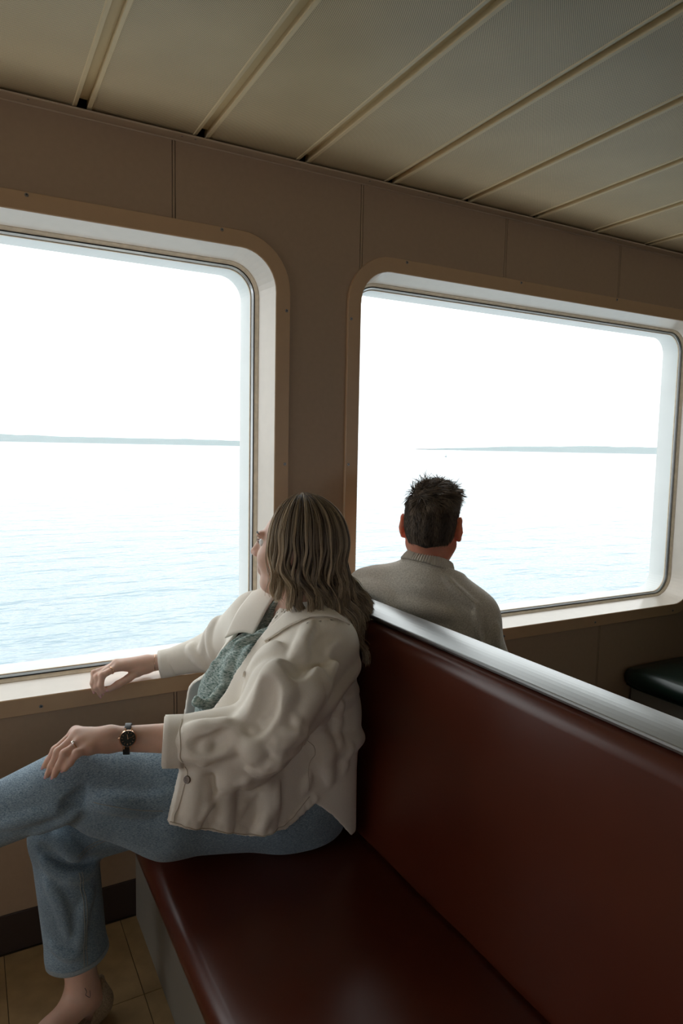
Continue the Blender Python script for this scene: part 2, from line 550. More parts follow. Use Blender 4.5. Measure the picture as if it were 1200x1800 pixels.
# ------------------------------------------------------------------ outside: sea, shore, boats
def water_mat():
    m = bpy.data.materials.new('sea_water')
    m.use_nodes = True
    n, l = nodes_of(m)
    b = n['Principled BSDF']
    b.inputs['Base Color'].default_value = (0.22, 0.29, 0.33, 1)
    b.inputs['Roughness'].default_value = 0.12
    b.inputs['IOR'].default_value = 1.33
    tc = n.new('ShaderNodeTexCoord')
    prev = None
    hs = []
    for sc, st, amt in ((0.16, (1, 2.2, 1), 1.0), (0.9, (1, 1.8, 1), .22)):
        mp = n.new('ShaderNodeMapping'); mp.inputs['Scale'].default_value = st
        mp.inputs['Rotation'].default_value = (0, 0, R(-18))
        l.new(tc.outputs['Object'], mp.inputs['Vector'])
        t = n.new('ShaderNodeTexNoise'); t.inputs['Scale'].default_value = sc; t.inputs['Detail'].default_value = 5
        l.new(mp.outputs['Vector'], t.inputs['Vector'])
        mm = n.new('ShaderNodeMath'); mm.operation = 'MULTIPLY'; mm.inputs[1].default_value = amt
        l.new(t.outputs['Fac'], mm.inputs[0])
        hs.append(mm.outputs[0])
    ad = n.new('ShaderNodeMath'); ad.operation = 'ADD'
    l.new(hs[0], ad.inputs[0]); l.new(hs[1], ad.inputs[1])
    bp = n.new('ShaderNodeBump'); bp.inputs['Strength'].default_value = 1.0; bp.inputs['Distance'].default_value = 0.9
    l.new(ad.outputs[0], bp.inputs['Height'])
    l.new(bp.outputs['Normal'], b.inputs['Normal'])
    return m
M['water'] = water_mat()
SEA = -7.0
sea = mesh_obj('sea', [(-20000, 6, SEA), (20000, 6, SEA), (20000, 20000, SEA), (-20000, 20000, SEA)], [(0, 1, 2, 3)], M['water'])
tag(sea, 'calm pale sea reaching from the ferry to the hazy shore', 'sea', kind='structure')
M['shore'] = mat('wooded_shore', (0.10, 0.15, 0.15), 1.0, spec=0.0)
def shore(name, label, pts, depth):
    v = []; f = []
    n = len(pts)
    for x, y, h in pts:
        v += [(x, y, SEA - 1), (x, y + depth * .25, SEA + h * .8), (x, y + depth * .6, SEA + h), (x, y + depth, SEA - 1)]
    for k in range(n - 1):
        for q in range(3):
            f.append((k * 4 + q, k * 4 + q + 1, k * 4 + 5 + q, k * 4 + 4 + q))
    o = mesh_obj(name, v, f, M['shore'], None, True)
    return tag(o, label, 'shore')
random.seed(4)
def ridge(x0, x1, y0, y1, hs, n=60):
    out = []
    for k in range(n + 1):
        t = k / n
        u = t * (len(hs) - 1); i = min(int(u), len(hs) - 2)
        h = hs[i] + (hs[i + 1] - hs[i]) * (u - i)
        out.append((x0 + (x1 - x0) * t, y0 + (y1 - y0) * t, max(1, h * (1 + random.uniform(-.06, .06)))))
    return out
shore('headland', 'pale hazy wooded shore on the horizon in the left window', ridge(-3500, 4300, 8200, 8200, [115, 125, 132, 136, 135, 130, 105, 85, 72, 70, 76, 80, 70, 50, 30]), 700)
shore('headland', 'pale hazy wooded shore on the horizon in the right window', ridge(5100, 16000, 6800, 6200, [10, 70, 100, 105, 115, 112, 120, 130]), 700)

# sea haze lying between the boats and the shore
hz_ = box('haze', -9000, 9000, -750, 750, .5, 170, None)
hz_.location = (3750 * math.sin(R(28)), 3750 * math.cos(R(28)), SEA); hz_.rotation_euler = (0, 0, R(-28))
mh_ = bpy.data.materials.new('sea_haze'); mh_.use_nodes = True
_n, _l = nodes_of(mh_); _n.remove(_n['Principled BSDF'])
_v = _n.new('ShaderNodeVolumeScatter'); _v.inputs['Color'].default_value = (.995, .998, 1, 1); _v.inputs['Density'].default_value = 0.00030
_l.new(_v.outputs[0], _n['Material Output'].inputs['Volume'])
hz_.data.materials.append(mh_)
tag(hz_, 'thin white haze over the sea in front of the shore', 'haze', kind='stuff')

# ==================================================================== people
# implicit-surface modelling: smooth unions of tapered limbs, lofts and ellipsoids,
# meshed with sparse surface nets into one continuous skin per body or garment
def V3(p): return np.asarray(p, float)

def cone_d(a, b, ra, rb):
    a, b = V3(a), V3(b); ba = b - a; L = float(ba @ ba) + 1e-12
    def f(P):
        q = P - a
        t = q @ ba
        t /= L
        np.minimum(t, 1, out=t); np.maximum(t, 0, out=t)
        q -= t[:, None] * ba
        return np.sqrt(np.einsum('ij,ij->i', q, q)) - (ra + (rb - ra) * t)
    return f, (a + b) / 2, math.sqrt(L) / 2 + max(ra, rb)

def ell_d(c, r, rot=None):
    c, r = V3(c), V3(r)
    Mx = np.eye(3) if rot is None else np.asarray(rot, float)      # columns = local axes
    def f(P):
        q = (P - c) @ Mx
        q = q / r; k0 = np.sqrt(np.einsum('ij,ij->i', q, q)); q /= r
        k1 = np.sqrt(np.einsum('ij,ij->i', q, q)) + 1e-9
        return k0 * (k0 - 1) / k1
    return f, c, float(r.max())

def loft_d(st, U, Vv, W=(0, 0, 1), n=2.0):
    """st: (s, centre xyz, half-u, half-v[, exponent]) ordered along W"""
    U, Vv, W = V3(U), V3(Vv), V3(W)
    s = np.array([q[0] for q in st], float); c = np.array([q[1] for q in st], float)
    hu = np.array([q[2] for q in st], float); hv = np.array([q[3] for q in st], float)
    ex = np.array([q[4] if len(q) > 4 else n for q in st], float)
    # resample smoothly (Catmull-Rom through the stations)
    def cr(v):
        v = v if v.ndim == 2 else v[:, None]
        out = []
        ts = np.linspace(s[0], s[-1], 60)
        for x in ts:
            i = min(max(int(np.searchsorted(s, x) - 1), 0), len(s) - 2)
            t = (x - s[i]) / (s[i + 1] - s[i])
            p1, p2 = v[i], v[i + 1]
            m1 = (v[min(i + 1, len(s) - 1)] - v[max(i - 1, 0)]) / (s[min(i + 1, len(s) - 1)] - s[max(i - 1, 0)]) * (s[i + 1] - s[i])
            m2 = (v[min(i + 2, len(s) - 1)] - v[i]) / (s[min(i + 2, len(s) - 1)] - s[i]) * (s[i + 1] - s[i])
            out.append((2 * t**3 - 3 * t**2 + 1) * p1 + (t**3 - 2 * t**2 + t) * m1 + (-2 * t**3 + 3 * t**2) * p2 + (t**3 - t**2) * m2)
        return ts, np.array(out)
    ts, C_ = cr(c); _, HU = cr(hu); _, HV = cr(hv); _, EX = cr(ex)
    HU, HV, EX = HU[:, 0], HV[:, 0], EX[:, 0]
    def f(P):
        sv = P @ W
        x = np.clip(sv, s[0], s[-1])
        ct = np.stack([np.interp(x, ts, C_[:, k]) for k in range(3)], 1)
        a, b = np.interp(x, ts, HU), np.interp(x, ts, HV); e = np.interp(x, ts, EX)
        q = P - ct
        u, v = np.abs(q @ U) / a, np.abs(q @ Vv) / b
        m = (u**e + v**e + 1e-12) ** (1 / e)
        d = (m - 1) * np.minimum(a, b)
        o = np.maximum(s[0] - sv, sv - s[-1])
        return np.where(o > 0, np.sqrt(np.maximum(d, 0)**2 + o * o) + np.minimum(d, 0) * 0, np.maximum(d, o))
    cc = c.mean(0); rb = max(np.linalg.norm(c[i] - cc) + hu[i] + hv[i] for i in range(len(s)))
    return f, cc, float(rb)

class Field:
    def __init__(self):
        self.p = []; self.post = None
    def add(self, prim, k=0.02, op='u'):
        self.p.append((prim[0], prim[1], prim[2], k, op)); return self
    def chain(self, pts, rs, k=0.01, op='u'):
        for i in range(len(pts) - 1):
            self.add(cone_d(pts[i], pts[i + 1], rs[i], rs[i + 1]), k, op)
    def raw(self, P, prims=None):
        d = np.full(len(P), 9.0)
        for f, c, r, k, op in (self.p if prims is None else prims):
            e = f(P)
            if op == 'u':
                h = np.maximum(k - np.abs(d - e), 0) / k
                d = np.minimum(d, e) - h * h * k * .25
            else:
                h = np.maximum(k - np.abs(d + e), 0) / k
                d = np.maximum(d, -e) + h * h * k * .25
        return d
    def ev(self, P, prims=None):
        d = self.raw(P, prims)
        return self.post(P, d) if self.post else d
    def snap(self, pts, off=0.0, raw=True):
        P = np.atleast_2d(V3(pts)).copy()
        pr = [q for q in self.p if q[0](P).min() < .07 + q[3]] or None
        fn = (lambda X: self.raw(X, pr)) if raw else (lambda X: self.ev(X, pr))
        E_ = np.concatenate([np.zeros((1, 3)), np.eye(3) * .002])
        m = len(P)
        for _ in range(7):
            v = fn((P[None] + E_[:, None]).reshape(-1, 3)).reshape(4, m)
            d = v[0]; g = (v[1:] - d).T
            g = g / (np.linalg.norm(g, axis=1, keepdims=True) + 1e-9)
            P -= g * np.clip(d - off, -.05, .05)[:, None] * .9
        return P, g
    def fold(self, pts, r=.010, k=.03, sink=.4, op='u', n=10):
        """soft fold (u) or crease (s) lying along the surface"""
        P, g = self.snap(spline(pts, n))
        c = P - g * r * sink if op == 'u' else P + g * r * sink
        for i in range(len(c) - 1):
            ta = math.sin(math.pi * (i + .35) / (len(c) - .3)); tb = math.sin(math.pi * (i + 1.35) / (len(c) - .3))
            self.p.append((*cone_d(c[i], c[i + 1], r * max(ta, .3), r * max(tb, .3)), k, op))
    def mesh(self, h, n=12, lo=None, hi=None):
        if lo is None:
            lo = np.min([c - r for _, c, r, _, op in self.p if op == 'u'], 0) - .03
            hi = np.max([c + r for _, c, r, _, op in self.p if op == 'u'], 0) + .03
        B = h * n
        nb = np.ceil((hi - lo) / B).astype(int)
        gx = np.stack(np.meshgrid(*[np.arange(m) for m in nb], indexing='ij'), -1).reshape(-1, 3)
        ctr = lo + (gx + .5) * B
        hd = B * .87
        d = self.raw(ctr)
        keep = np.abs(d) < hd * 1.5 + .01
        act = gx[keep]; cact = ctr[keep]
        touch = np.stack([q[0](cact) < hd * 1.25 + q[3] + .006 for q in self.p], 1)
        loc = np.stack(np.meshgrid(*[np.arange(n + 1)] * 3, indexing='ij'), -1).reshape(-1, 3)
        N = nb * n + 2
        ids, vs, qs = [], [], []
        def gid(ijk): return (ijk[..., 0] * N[1] + ijk[..., 1]) * N[2] + ijk[..., 2]
        corner = np.array([(a, b, c) for a in (0, 1) for b in (0, 1) for c in (0, 1)])
        edges = [(i, j) for i in range(8) for j in range(i + 1, 8) if np.abs(corner[i] - corner[j]).sum() == 1]
        for bi, blk in enumerate(act):
            org = lo + blk * B
            prims = [self.p[i] for i in np.flatnonzero(touch[bi])]
            if not prims: continue
            P = org + loc * h
            val = self.ev(P, prims)
            if val.min() > 0 or val.max() < 0: continue
            g = val.reshape(n + 1, n + 1, n + 1)
            cv = np.stack([g[a:a + n, b:b + n, c:c + n] for a, b, c in corner], -1)
            neg = cv < 0
            m = neg.any(-1) & ~neg.all(-1)
            ci = np.argwhere(m)
            cvv = cv[m]
            acc = np.zeros((len(ci), 3)); cnt = np.zeros(len(ci))
            for i, j in edges:
                a, b = cvv[:, i], cvv[:, j]
                x = (a < 0) != (b < 0)
                t = np.where(x, a / np.where(x, a - b, 1), 0)
                acc += np.where(x[:, None], corner[i] + t[:, None] * (corner[j] - corner[i]), 0); cnt += x
            vs.append(org + (ci + acc / cnt[:, None]) * h)
            base = blk * n
            ids.append(gid(ci + base))
            for ax in range(3):
                e = [0, 0, 0]; e[ax] = 1
                A = g[:n, :n, :n]; Bv = g[e[0]:n + e[0], e[1]:n + e[1], e[2]:n + e[2]]
                x = np.argwhere((A < 0) != (Bv < 0))
                if not len(x): continue
                s = A[tuple(x.T)] < 0
                e1, e2 = np.eye(3, dtype=int)[(ax + 1) % 3], np.eye(3, dtype=int)[(ax + 2) % 3]
                p = x + base
                q = np.stack([gid(p), gid(p - e1), gid(p - e1 - e2), gid(p - e2)], 1)
                q[~s] = q[~s][:, ::-1]
                qs.append(q)
        ids = np.concatenate(ids); vs = np.concatenate(vs); qs = np.concatenate(qs)
        o = np.argsort(ids); ids, vs = ids[o], vs[o]
        k = np.searchsorted(ids, qs); k = np.minimum(k, len(ids) - 1)
        ok = (ids[k] == qs).all(1)
        return vs, k[ok]

def np_mesh(name, vs, qs, material, parent=None, smooth=True, nside=None):
    me = bpy.data.meshes.new(name)
    nside = qs.shape[1]
    me.vertices.add(len(vs)); me.vertices.foreach_set('co', np.ascontiguousarray(vs, np.float32).ravel())
    me.loops.add(qs.size); me.loops.foreach_set('vertex_index', np.ascontiguousarray(qs, np.int32).ravel())
    me.polygons.add(len(qs))
    me.polygons.foreach_set('loop_start', np.arange(0, qs.size, nside, dtype=np.int32))
    me.polygons.foreach_set('loop_total', np.full(len(qs), nside, np.int32))
    me.update(calc_edges=True); me.validate()
    if material: me.materials.append(material)
    if smooth: me.shade_smooth()
    return link(bpy.data.objects.new(name, me), parent)

def relax(vs, qs, it=1, f=.5):
    e = np.concatenate([qs[:, [i, (i + 1) % qs.shape[1]]] for i in range(qs.shape[1])])
    for _ in range(it):
        s = np.zeros_like(vs); c = np.zeros(len(vs))
        for k in range(3):
            s[:, k] = np.bincount(e[:, 0], vs[e[:, 1], k], len(vs)) + np.bincount(e[:, 1], vs[e[:, 0], k], len(vs))
        c = np.bincount(e[:, 0], minlength=len(vs)) + np.bincount(e[:, 1], minlength=len(vs))
        vs = vs + f * (s / np.maximum(c, 1)[:, None] - vs)
    return vs

def field_obj(F, name, h, material, parent=None, it=1, n=12):
    vs, qs = F.mesh(h, n)
    vs = relax(vs, qs, it)
    return np_mesh(name, vs, qs, material, parent)

def spline(pts, n):
    P = V3(pts)
    if len(P) < 3:
        t = np.linspace(0, 1, n)[:, None]; return P[0] * (1 - t) + P[-1] * t
    out = []
    m = len(P) - 1
    for x in np.linspace(0, m, n):
        i = min(int(x), m - 1); t = x - i
        p0, p1, p2, p3 = P[max(i - 1, 0)], P[i], P[i + 1], P[min(i + 2, m)]
        out.append(.5 * (2 * p1 + (p2 - p0) * t + (2 * p0 - 5 * p1 + 4 * p2 - p3) * t * t + (3 * p1 - p0 - 3 * p2 + p3) * t**3))
    return np.array(out)

def tube_arrays(paths, rads, ns=4):
    """many tubes at once: paths (S,N,3), rads (S,N) -> verts, quads"""
    paths = np.asarray(paths, float); S, N, _ = paths.shape
    T = np.gradient(paths, axis=1); T /= np.linalg.norm(T, axis=2, keepdims=True) + 1e-9
    A = np.zeros_like(T)
    ref = np.where(np.abs(T[:, 0, 2:3]) > .8, np.array([1., 0, 0]), np.array([0, 0, 1.]))
    A[:, 0] = np.cross(T[:, 0], ref)
    for i in range(N):
        if i: A[:, i] = A[:, i - 1] - T[:, i] * np.einsum('ij,ij->i', A[:, i - 1], T[:, i])[:, None]
        A[:, i] /= np.linalg.norm(A[:, i], axis=1, keepdims=True) + 1e-9
    Bn = np.cross(T, A)
    ang = np.linspace(0, 2 * math.pi, ns, endpoint=False)
    v = paths[:, :, None] + rads[:, :, None, None] * (np.cos(ang)[:, None] * A[:, :, None] + np.sin(ang)[:, None] * Bn[:, :, None])
    idx = np.arange(S * N * ns).reshape(S, N, ns)
    a = idx[:, :-1]; b = idx[:, 1:]
    q = np.stack([a, np.roll(a, -1, 2), np.roll(b, -1, 2), b], -1).reshape(-1, 4)
    return v.reshape(-1, 3), q

def tube(name, pts, r, material, parent, n=24, ns=8, taper=False):
    P = spline(pts, n)[None]
    rr = np.full((1, n), r)
    if taper: rr = rr * np.clip(np.sin(np.linspace(.05, math.pi - .05, n)) * 1.6, .1, 1)[None]
    v, q = tube_arrays(P, rr, ns)
    o = np_mesh(name, v, q, material, parent)
    return o

def frame_of(fwd, up=(0, 0, 1)):
    f = V3(fwd); f /= np.linalg.norm(f)
    l = np.cross(V3(up), f); l /= np.linalg.norm(l)
    return np.stack([f, l, np.cross(f, l)], 1)        # columns forward, left, up

def add_head(F, C, A, s=1.0, male=False):
    """cranium, face, jaw, nose, lips, ears in the head frame A (forward, left, up)"""
    def w(x, y, z): return C + A @ V3((x * s, y * s, z * s))
    def e(c, r, k, op='u'): F.add(ell_d(w(*c), V3(r) * s, A), k, op)
    def cn(a, b, ra, rb, k, op='u'): F.add(cone_d(w(*a), w(*b), ra * s, rb * s), k, op)
    e((-.012, 0, .022), (.096, .074, .088), .02)
    e((.030, 0, -.035), (.062, .060, .080), .03)
    eo, er = (.004, .036) if male else (0, .031)
    for sg in (-1, 1):
        cn((.0, sg * .052, -.055), (.055, sg * .022, -.098), .022, .017, .03)
        e((.058, sg * .036, -.030), (.026, .024, .024), .03)          # cheeks
        cn((.084, sg * .040, .030), (.091, sg * .012, .030), .009, .008, .018)   # brow
        e((.091, sg * .032, .012), (.014, .016, .011), .012, 's')      # eye sockets
        cn((-.012, sg * .075, .010), (-.018, sg * (.086 + eo), -.012), .007, .006, .01)
        e((-.014, sg * (.081 + eo), -.004), (.018, .008, er), .008)         # ear
        cn((-.018, sg * .066, .020), (-.020, sg * (.080 + eo), .020), .008, .006, .008)
        cn((-.018, sg * .062, -.022), (-.020, sg * (.080 + eo), -.022), .008, .006, .008)
        cn((-.018, sg * .062, -.002), (-.020, sg * (.080 + eo), -.002), .010, .008, .008)
        e((-.010, sg * (.089 + eo), -.002), (.008, .004, .017), .006, 's')
        cn((-.010, sg * .077, -.026), (-.008, sg * (.079 + eo), -.036), .006, .006, .008)
    e((.066, 0, -.098), (.022, .024, .019), .025)                      # chin
    cn((.090, 0, .018), (.111, 0, -.018), .008, .0105, .014)           # nose
    for sg in (-1, 1):
        e((.101, sg * .010, -.022), (.010, .008, .008), .008)
    cn((.088, -.016, -.055), (.088, .016, -.055), .0075, .0075, .010)
    cn((.086, -.014, -.066), (.086, .014, -.066), .0080, .0080, .010)
    cn((.097, -.015, -.0605), (.097, .015, -.0605), .0022, .0022, .005, 's')
    return w

# ---------------------------------------------------------------- people materials
def skin_mat(name, col):
    m = mat(name, col, 0.5, spec=0.4, noise=0.05, nscale=45, sss=0.25)
    return m
M['skin_w'] = skin_mat('fair_skin', (0.66, 0.42, 0.32))
M['skin_m'] = skin_mat('ruddy_skin', (0.70, 0.27, 0.17))
_b = M['skin_m'].node_tree.nodes['Principled BSDF']
_b.inputs['Subsurface Weight'].default_value = .85; _b.inputs['Subsurface Scale'].default_value = .030
M['nail'] = mat('pink_nail', (0.72, 0.40, 0.40), 0.22)
M['lip'] = mat('lip_skin', (0.52, 0.22, 0.20), 0.4)
M['eye'] = mat('eye_white', (0.8, 0.8, 0.78), 0.15)
M['iris'] = mat('grey_iris', (0.06, 0.08, 0.10), 0.1)
M['lash'] = mat('dark_lash', (0.02, 0.012, 0.01), 0.6)

def fabric(name, col, col2, wscale, rough=0.9, sheen=0.2, twill=False, nz=0.06, fine=900, bumpd=0.0006, blot=6.0, wrinkle=0.0, wsc=16.0):
    m = bpy.data.materials.new(name); m.use_nodes = True
    n, l = nodes_of(m); b = n['Principled BSDF']
    b.inputs['Roughness'].default_value = rough
    b.inputs['Specular IOR Level'].default_value = 0.2
    b.inputs['Sheen Weight'].default_value = sheen
    tc = n.new('ShaderNodeTexCoord')
    t1 = n.new('ShaderNodeTexNoise'); t1.inputs['Scale'].default_value = wscale; t1.inputs['Detail'].default_value = 3
    mp = n.new('ShaderNodeMapping'); mp.inputs['Scale'].default_value = (1, 1, 3.0 if twill else 1.0)
    l.new(tc.outputs['Object'], mp.inputs['Vector']); l.new(mp.outputs[0], t1.inputs['Vector'])
    t2 = n.new('ShaderNodeTexNoise'); t2.inputs['Scale'].default_value = blot; t2.inputs['Detail'].default_value = 4
    l.new(tc.outputs['Object'], t2.inputs['Vector'])
    r1 = n.new('ShaderNodeMapRange'); r1.inputs['From Min'].default_value = .32; r1.inputs['From Max'].default_value = .68
    l.new(t1.outputs['Fac'], r1.inputs['Value'])
    mx = n.new('ShaderNodeMix'); mx.data_type = 'RGBA'
    mx.inputs['A'].default_value = (*col, 1); mx.inputs['B'].default_value = (*col2, 1)
    l.new(r1.outputs[0], mx.inputs['Factor'])
    r2 = n.new('ShaderNodeMapRange'); r2.inputs['From Min'].default_value = .3; r2.inputs['From Max'].default_value = .7
    r2.inputs['To Min'].default_value = 1 - nz; r2.inputs['To Max'].default_value = 1 + nz
    l.new(t2.outputs['Fac'], r2.inputs['Value'])
    sc = n.new('ShaderNodeVectorMath'); sc.operation = 'SCALE'
    l.new(mx.outputs['Result'], sc.inputs[0]); l.new(r2.outputs[0], sc.inputs['Scale'])
    l.new(sc.outputs[0], b.inputs['Base Color'])
    t3 = n.new('ShaderNodeTexNoise'); t3.inputs['Scale'].default_value = fine; t3.inputs['Detail'].default_value = 2
    l.new(mp.outputs[0], t3.inputs['Vector'])
    bp = n.new('ShaderNodeBump'); bp.inputs['Strength'].default_value = .5; bp.inputs['Distance'].default_value = bumpd
    l.new(t3.outputs['Fac'], bp.inputs['Height']); l.new(bp.outputs[0], b.inputs['Normal'])
    if wrinkle:
        t4 = n.new('ShaderNodeTexNoise'); t4.inputs['Scale'].default_value = wsc; t4.inputs['Detail'].default_value = 2.5
        t4.inputs['Distortion'].default_value = .9; t4.noise_type = 'RIDGED_MULTIFRACTAL'
        mp4 = n.new('ShaderNodeMapping'); mp4.inputs['Scale'].default_value = (1.5, 1.0, .65); mp4.inputs['Rotation'].default_value = (0, R(35), 0)
        l.new(tc.outputs['Object'], mp4.inputs['Vector']); l.new(mp4.outputs[0], t4.inputs['Vector'])
        b4 = n.new('ShaderNodeBump'); b4.inputs['Strength'].default_value = 1.0; b4.inputs['Distance'].default_value = wrinkle
        l.new(t4.outputs['Fac'], b4.inputs['Height']); l.new(b4.outputs[0], bp.inputs['Normal'])
    return m
M['jacket'] = fabric('off_white_cotton_twill', (0.79, 0.725, 0.635), (0.84, 0.785, 0.70), 700, sheen=.1, nz=.03, wrinkle=.0012, wsc=11)
M['stitch'] = mat('cream_stitching', (0.60, 0.53, 0.44), 0.9)
M['denim'] = fabric('washed_blue_denim', (0.105, 0.165, 0.225), (0.33, 0.42, 0.49), 260, sheen=.15, twill=True, nz=.18, fine=700, bumpd=.0012, blot=9, wrinkle=.0016, wsc=12)
M['denim_edge'] = fabric('worn_denim_edge', (0.20, 0.25, 0.29), (0.33, 0.37, 0.39), 300, twill=True, nz=.2, fine=500)
M['denim_stitch'] = mat('faded_stitching', (0.30, 0.30, 0.27), 0.9)
M['knit'] = fabric('oatmeal_wool_knit', (0.54, 0.48, 0.40), (0.82, 0.76, 0.67), 300, sheen=.4, nz=.05, fine=600, bumpd=.001)
M['rib'] = fabric('oatmeal_ribbing', (0.58, 0.52, 0.44), (0.74, 0.68, 0.59), 500, sheen=.4, nz=.03, fine=700)
M['trouser'] = fabric('dark_trouser', (0.03, 0.03, 0.035), (0.05, 0.05, 0.055), 500)
M['print'] = fabric('green_leaf_print', (0.50, 0.56, 0.53), (0.06, 0.13, 0.11), 130, nz=.2, fine=300, twill=True, blot=30)
M['gold'] = mat('rose_gold', (0.80, 0.50, 0.32), 0.22, metal=1.0)
M['silver'] = mat('silver', (0.8, 0.78, 0.76), 0.15, metal=1.0)
M['leather'] = mat('black_leather', (0.012, 0.011, 0.012), 0.5)
M['dial'] = mat('black_dial', (0.02, 0.022, 0.02), 0.25)
M['horn'] = mat('brown_horn_button', (0.16, 0.10, 0.06), 0.3, noise=.4, nscale=120)
M['pearl'] = mat('pale_button', (0.62, 0.54, 0.45), 0.3, noise=.2, nscale=150)
M['weave'] = mat('woven_tan_straw', (0.34, 0.25, 0.16), 0.8, noise=.3, nscale=260, bump=.8, bscale=260, bdist=.003)
M['sole'] = mat('cream_sole', (0.5, 0.44, 0.34), 0.7)

def hair_mat(name, dark, light, rough=.42):
    m = bpy.data.materials.new(name); m.use_nodes = True
    n, l = nodes_of(m); b = n['Principled BSDF']
    b.inputs['Roughness'].default_value = rough
    b.inputs['Specular IOR Level'].default_value = .5
    a = n.new('ShaderNodeAttribute'); a.attribute_name = 'shade'
    mx = n.new('ShaderNodeMix'); mx.data_type = 'RGBA'
    mx.inputs['A'].default_value = (*dark, 1); mx.inputs['B'].default_value = (*light, 1)
    l.new(a.outputs['Fac'], mx.inputs['Factor']); l.new(mx.outputs['Result'], b.inputs['Base Color'])
    return m
M['hair_w'] = hair_mat('dark_blonde_hair', (0.060, 0.040, 0.028), (0.62, 0.48, 0.32))
M['hair_base_w'] = mat('brown_hair_mass', (0.060, 0.040, 0.028), .6)
M['hair_m'] = hair_mat('short_brown_hair', (0.050, 0.034, 0.024), (0.36, 0.26, 0.18), .5)
M['hair_base_m'] = mat('brown_hair_base', (0.035, 0.024, 0.017), .7)

def strands(name, paths, r0, r1, shade, material, parent, ns=3, tip=0.0):
    S, N, _ = paths.shape
    prof = np.interp(np.linspace(0, 1, N), [0, .08, .7, 1], [r0 * .6, r0, r0, r1])[None].repeat(S, 0)
    v, q = tube_arrays(paths, prof, ns)
    o = np_mesh(name, v, q, material, parent)
    at = o.data.attributes.new('shade', 'FLOAT', 'POINT')
    sh2 = np.clip(shade[:, None] + tip * (np.linspace(0, 1, N)[None] - .45), 0, 1).astype(np.float32)
    at.data.foreach_set('value', np.repeat(sh2.ravel(), ns))
    return o

def disc(name, c, nrm, r, th, material, parent, seg=20, bevel=.3):
    bm = bmesh.new()
    bmesh.ops.create_cone(bm, cap_ends=True, segments=seg, radius1=r, radius2=r * (1 - bevel * th / r), depth=th)
    q = Vector(nrm).to_track_quat('Z', 'Y').to_matrix().to_4x4()
    bm.transform(Matrix.Translation(Vector(c)) @ q)
    return bm_obj(name, bm, material, parent)

def band(name, c, axis, up, ra, rb, w, th, material, parent, seg=40, cone=0.0, wav=0.0, nw=4):
    """flat ring round an axis: wrist band, cuff, finger ring"""
    ax = V3(axis); ax /= np.linalg.norm(ax)
    u = V3(up) - ax * (V3(up) @ ax); u /= np.linalg.norm(u); s = np.cross(ax, u); c = V3(c)
    prof = []
    m = nw
    for k in range(m + 1): prof.append((-w / 2 + w * k / m, th))
    for k in range(m + 1): prof.append((w / 2 - w * k / m, 0))
    v = []
    for j in range(seg):
        a = 2 * math.pi * j / seg
        for t, o in prof:
            q = 1 + cone * t / w + wav * math.sin(7 * a + 40 * t) 
            v.append(c + ax * t + (u * (ra * q + o) * math.cos(a) + s * (rb * q + o) * math.sin(a)))
    n = len(prof); f = []
    for j in range(seg):
        for k in range(n):
            f.append((j * n + k, j * n + (k + 1) % n, ((j + 1) % seg) * n + (k + 1) % n, ((j + 1) % seg) * n + k))
    bm = bmesh.new(); me = bpy.data.meshes.new('t'); me.from_pydata([tuple(x) for x in v], [], f); bm.from_mesh(me); bpy.data.meshes.remove(me)
    return bm_obj(name, bm, material, parent, True)

# ==================================================================== the woman on the red bench
rng = np.random.default_rng(7)
def finish(root):
    t = Matrix.Translation(-Vector(root.location)); seen = set()
    def rec(o):
        for c in o.children:
            if c.type == 'MESH' and c.data.name not in seen:
                seen.add(c.data.name); c.data.transform(t)
            rec(c)
    rec(root)

woman = empty('person', (.70, -.45, .45))
tag(woman, 'long-haired person in white overshirt and jeans sitting cross-legged, looking out', 'person')

HC = V3((.730, -.440, 1.168))
HA = frame_of((-.745, .667, .02), (0.03, 0.02, 1))

# hands: joints in world space, every finger its own bent chain
LH = dict(
    wrist=(0.2535, -0.5700, 0.8076),
    pinky=[(0.2056, -0.5880, 0.8036), (0.1805, -0.5960, 0.8025), (0.1678, -0.5920, 0.7833), (0.1585, -0.5830, 0.7683)],
    ring=[(0.1929, -0.5700, 0.8133), (0.1599, -0.5800, 0.7989), (0.1488, -0.5750, 0.7729), (0.1407, -0.5630, 0.7502)],
    middle=[(0.1870, -0.5500, 0.8200), (0.1508, -0.5560, 0.7944), (0.1378, -0.5520, 0.7653), (0.1304, -0.5410, 0.7439)],
    index=[(0.1877, -0.5280, 0.8186), (0.1483, -0.5280, 0.7870), (0.1354, -0.5220, 0.7651), (0.1282, -0.5150, 0.7525)],
    thumb=[(0.2422, -0.5350, 0.7947), (0.2162, -0.5000, 0.7782), (0.1976, -0.4820, 0.7593), (0.1854, -0.4750, 0.7435)])
RH = dict(
    wrist=(0.4655, 0.0120, 0.7687),
    index=[(0.3711, -0.0180, 0.7821), (0.3239, -0.0360, 0.7694), (0.3180, -0.0420, 0.7441), (0.3242, -0.0400, 0.7226)],
    middle=[(0.3678, -0.0020, 0.7863), (0.3138, -0.0220, 0.7632), (0.3087, -0.0320, 0.7356), (0.3174, -0.0340, 0.7134)],
    ring=[(0.3723, 0.0140, 0.7793), (0.3072, -0.0060, 0.7692), (0.3000, -0.0200, 0.7447), (0.3022, -0.0240, 0.7258)],
    pinky=[(0.3797, 0.0280, 0.7673), (0.3178, 0.0120, 0.7656), (0.3072, -0.0040, 0.7486), (0.3076, -0.0100, 0.7353)],
    thumb=[(0.4282, -0.0060, 0.7568), (0.3979, -0.0260, 0.7469), (0.3648, -0.0400, 0.7378), (0.3390, -0.0440, 0.7282)])
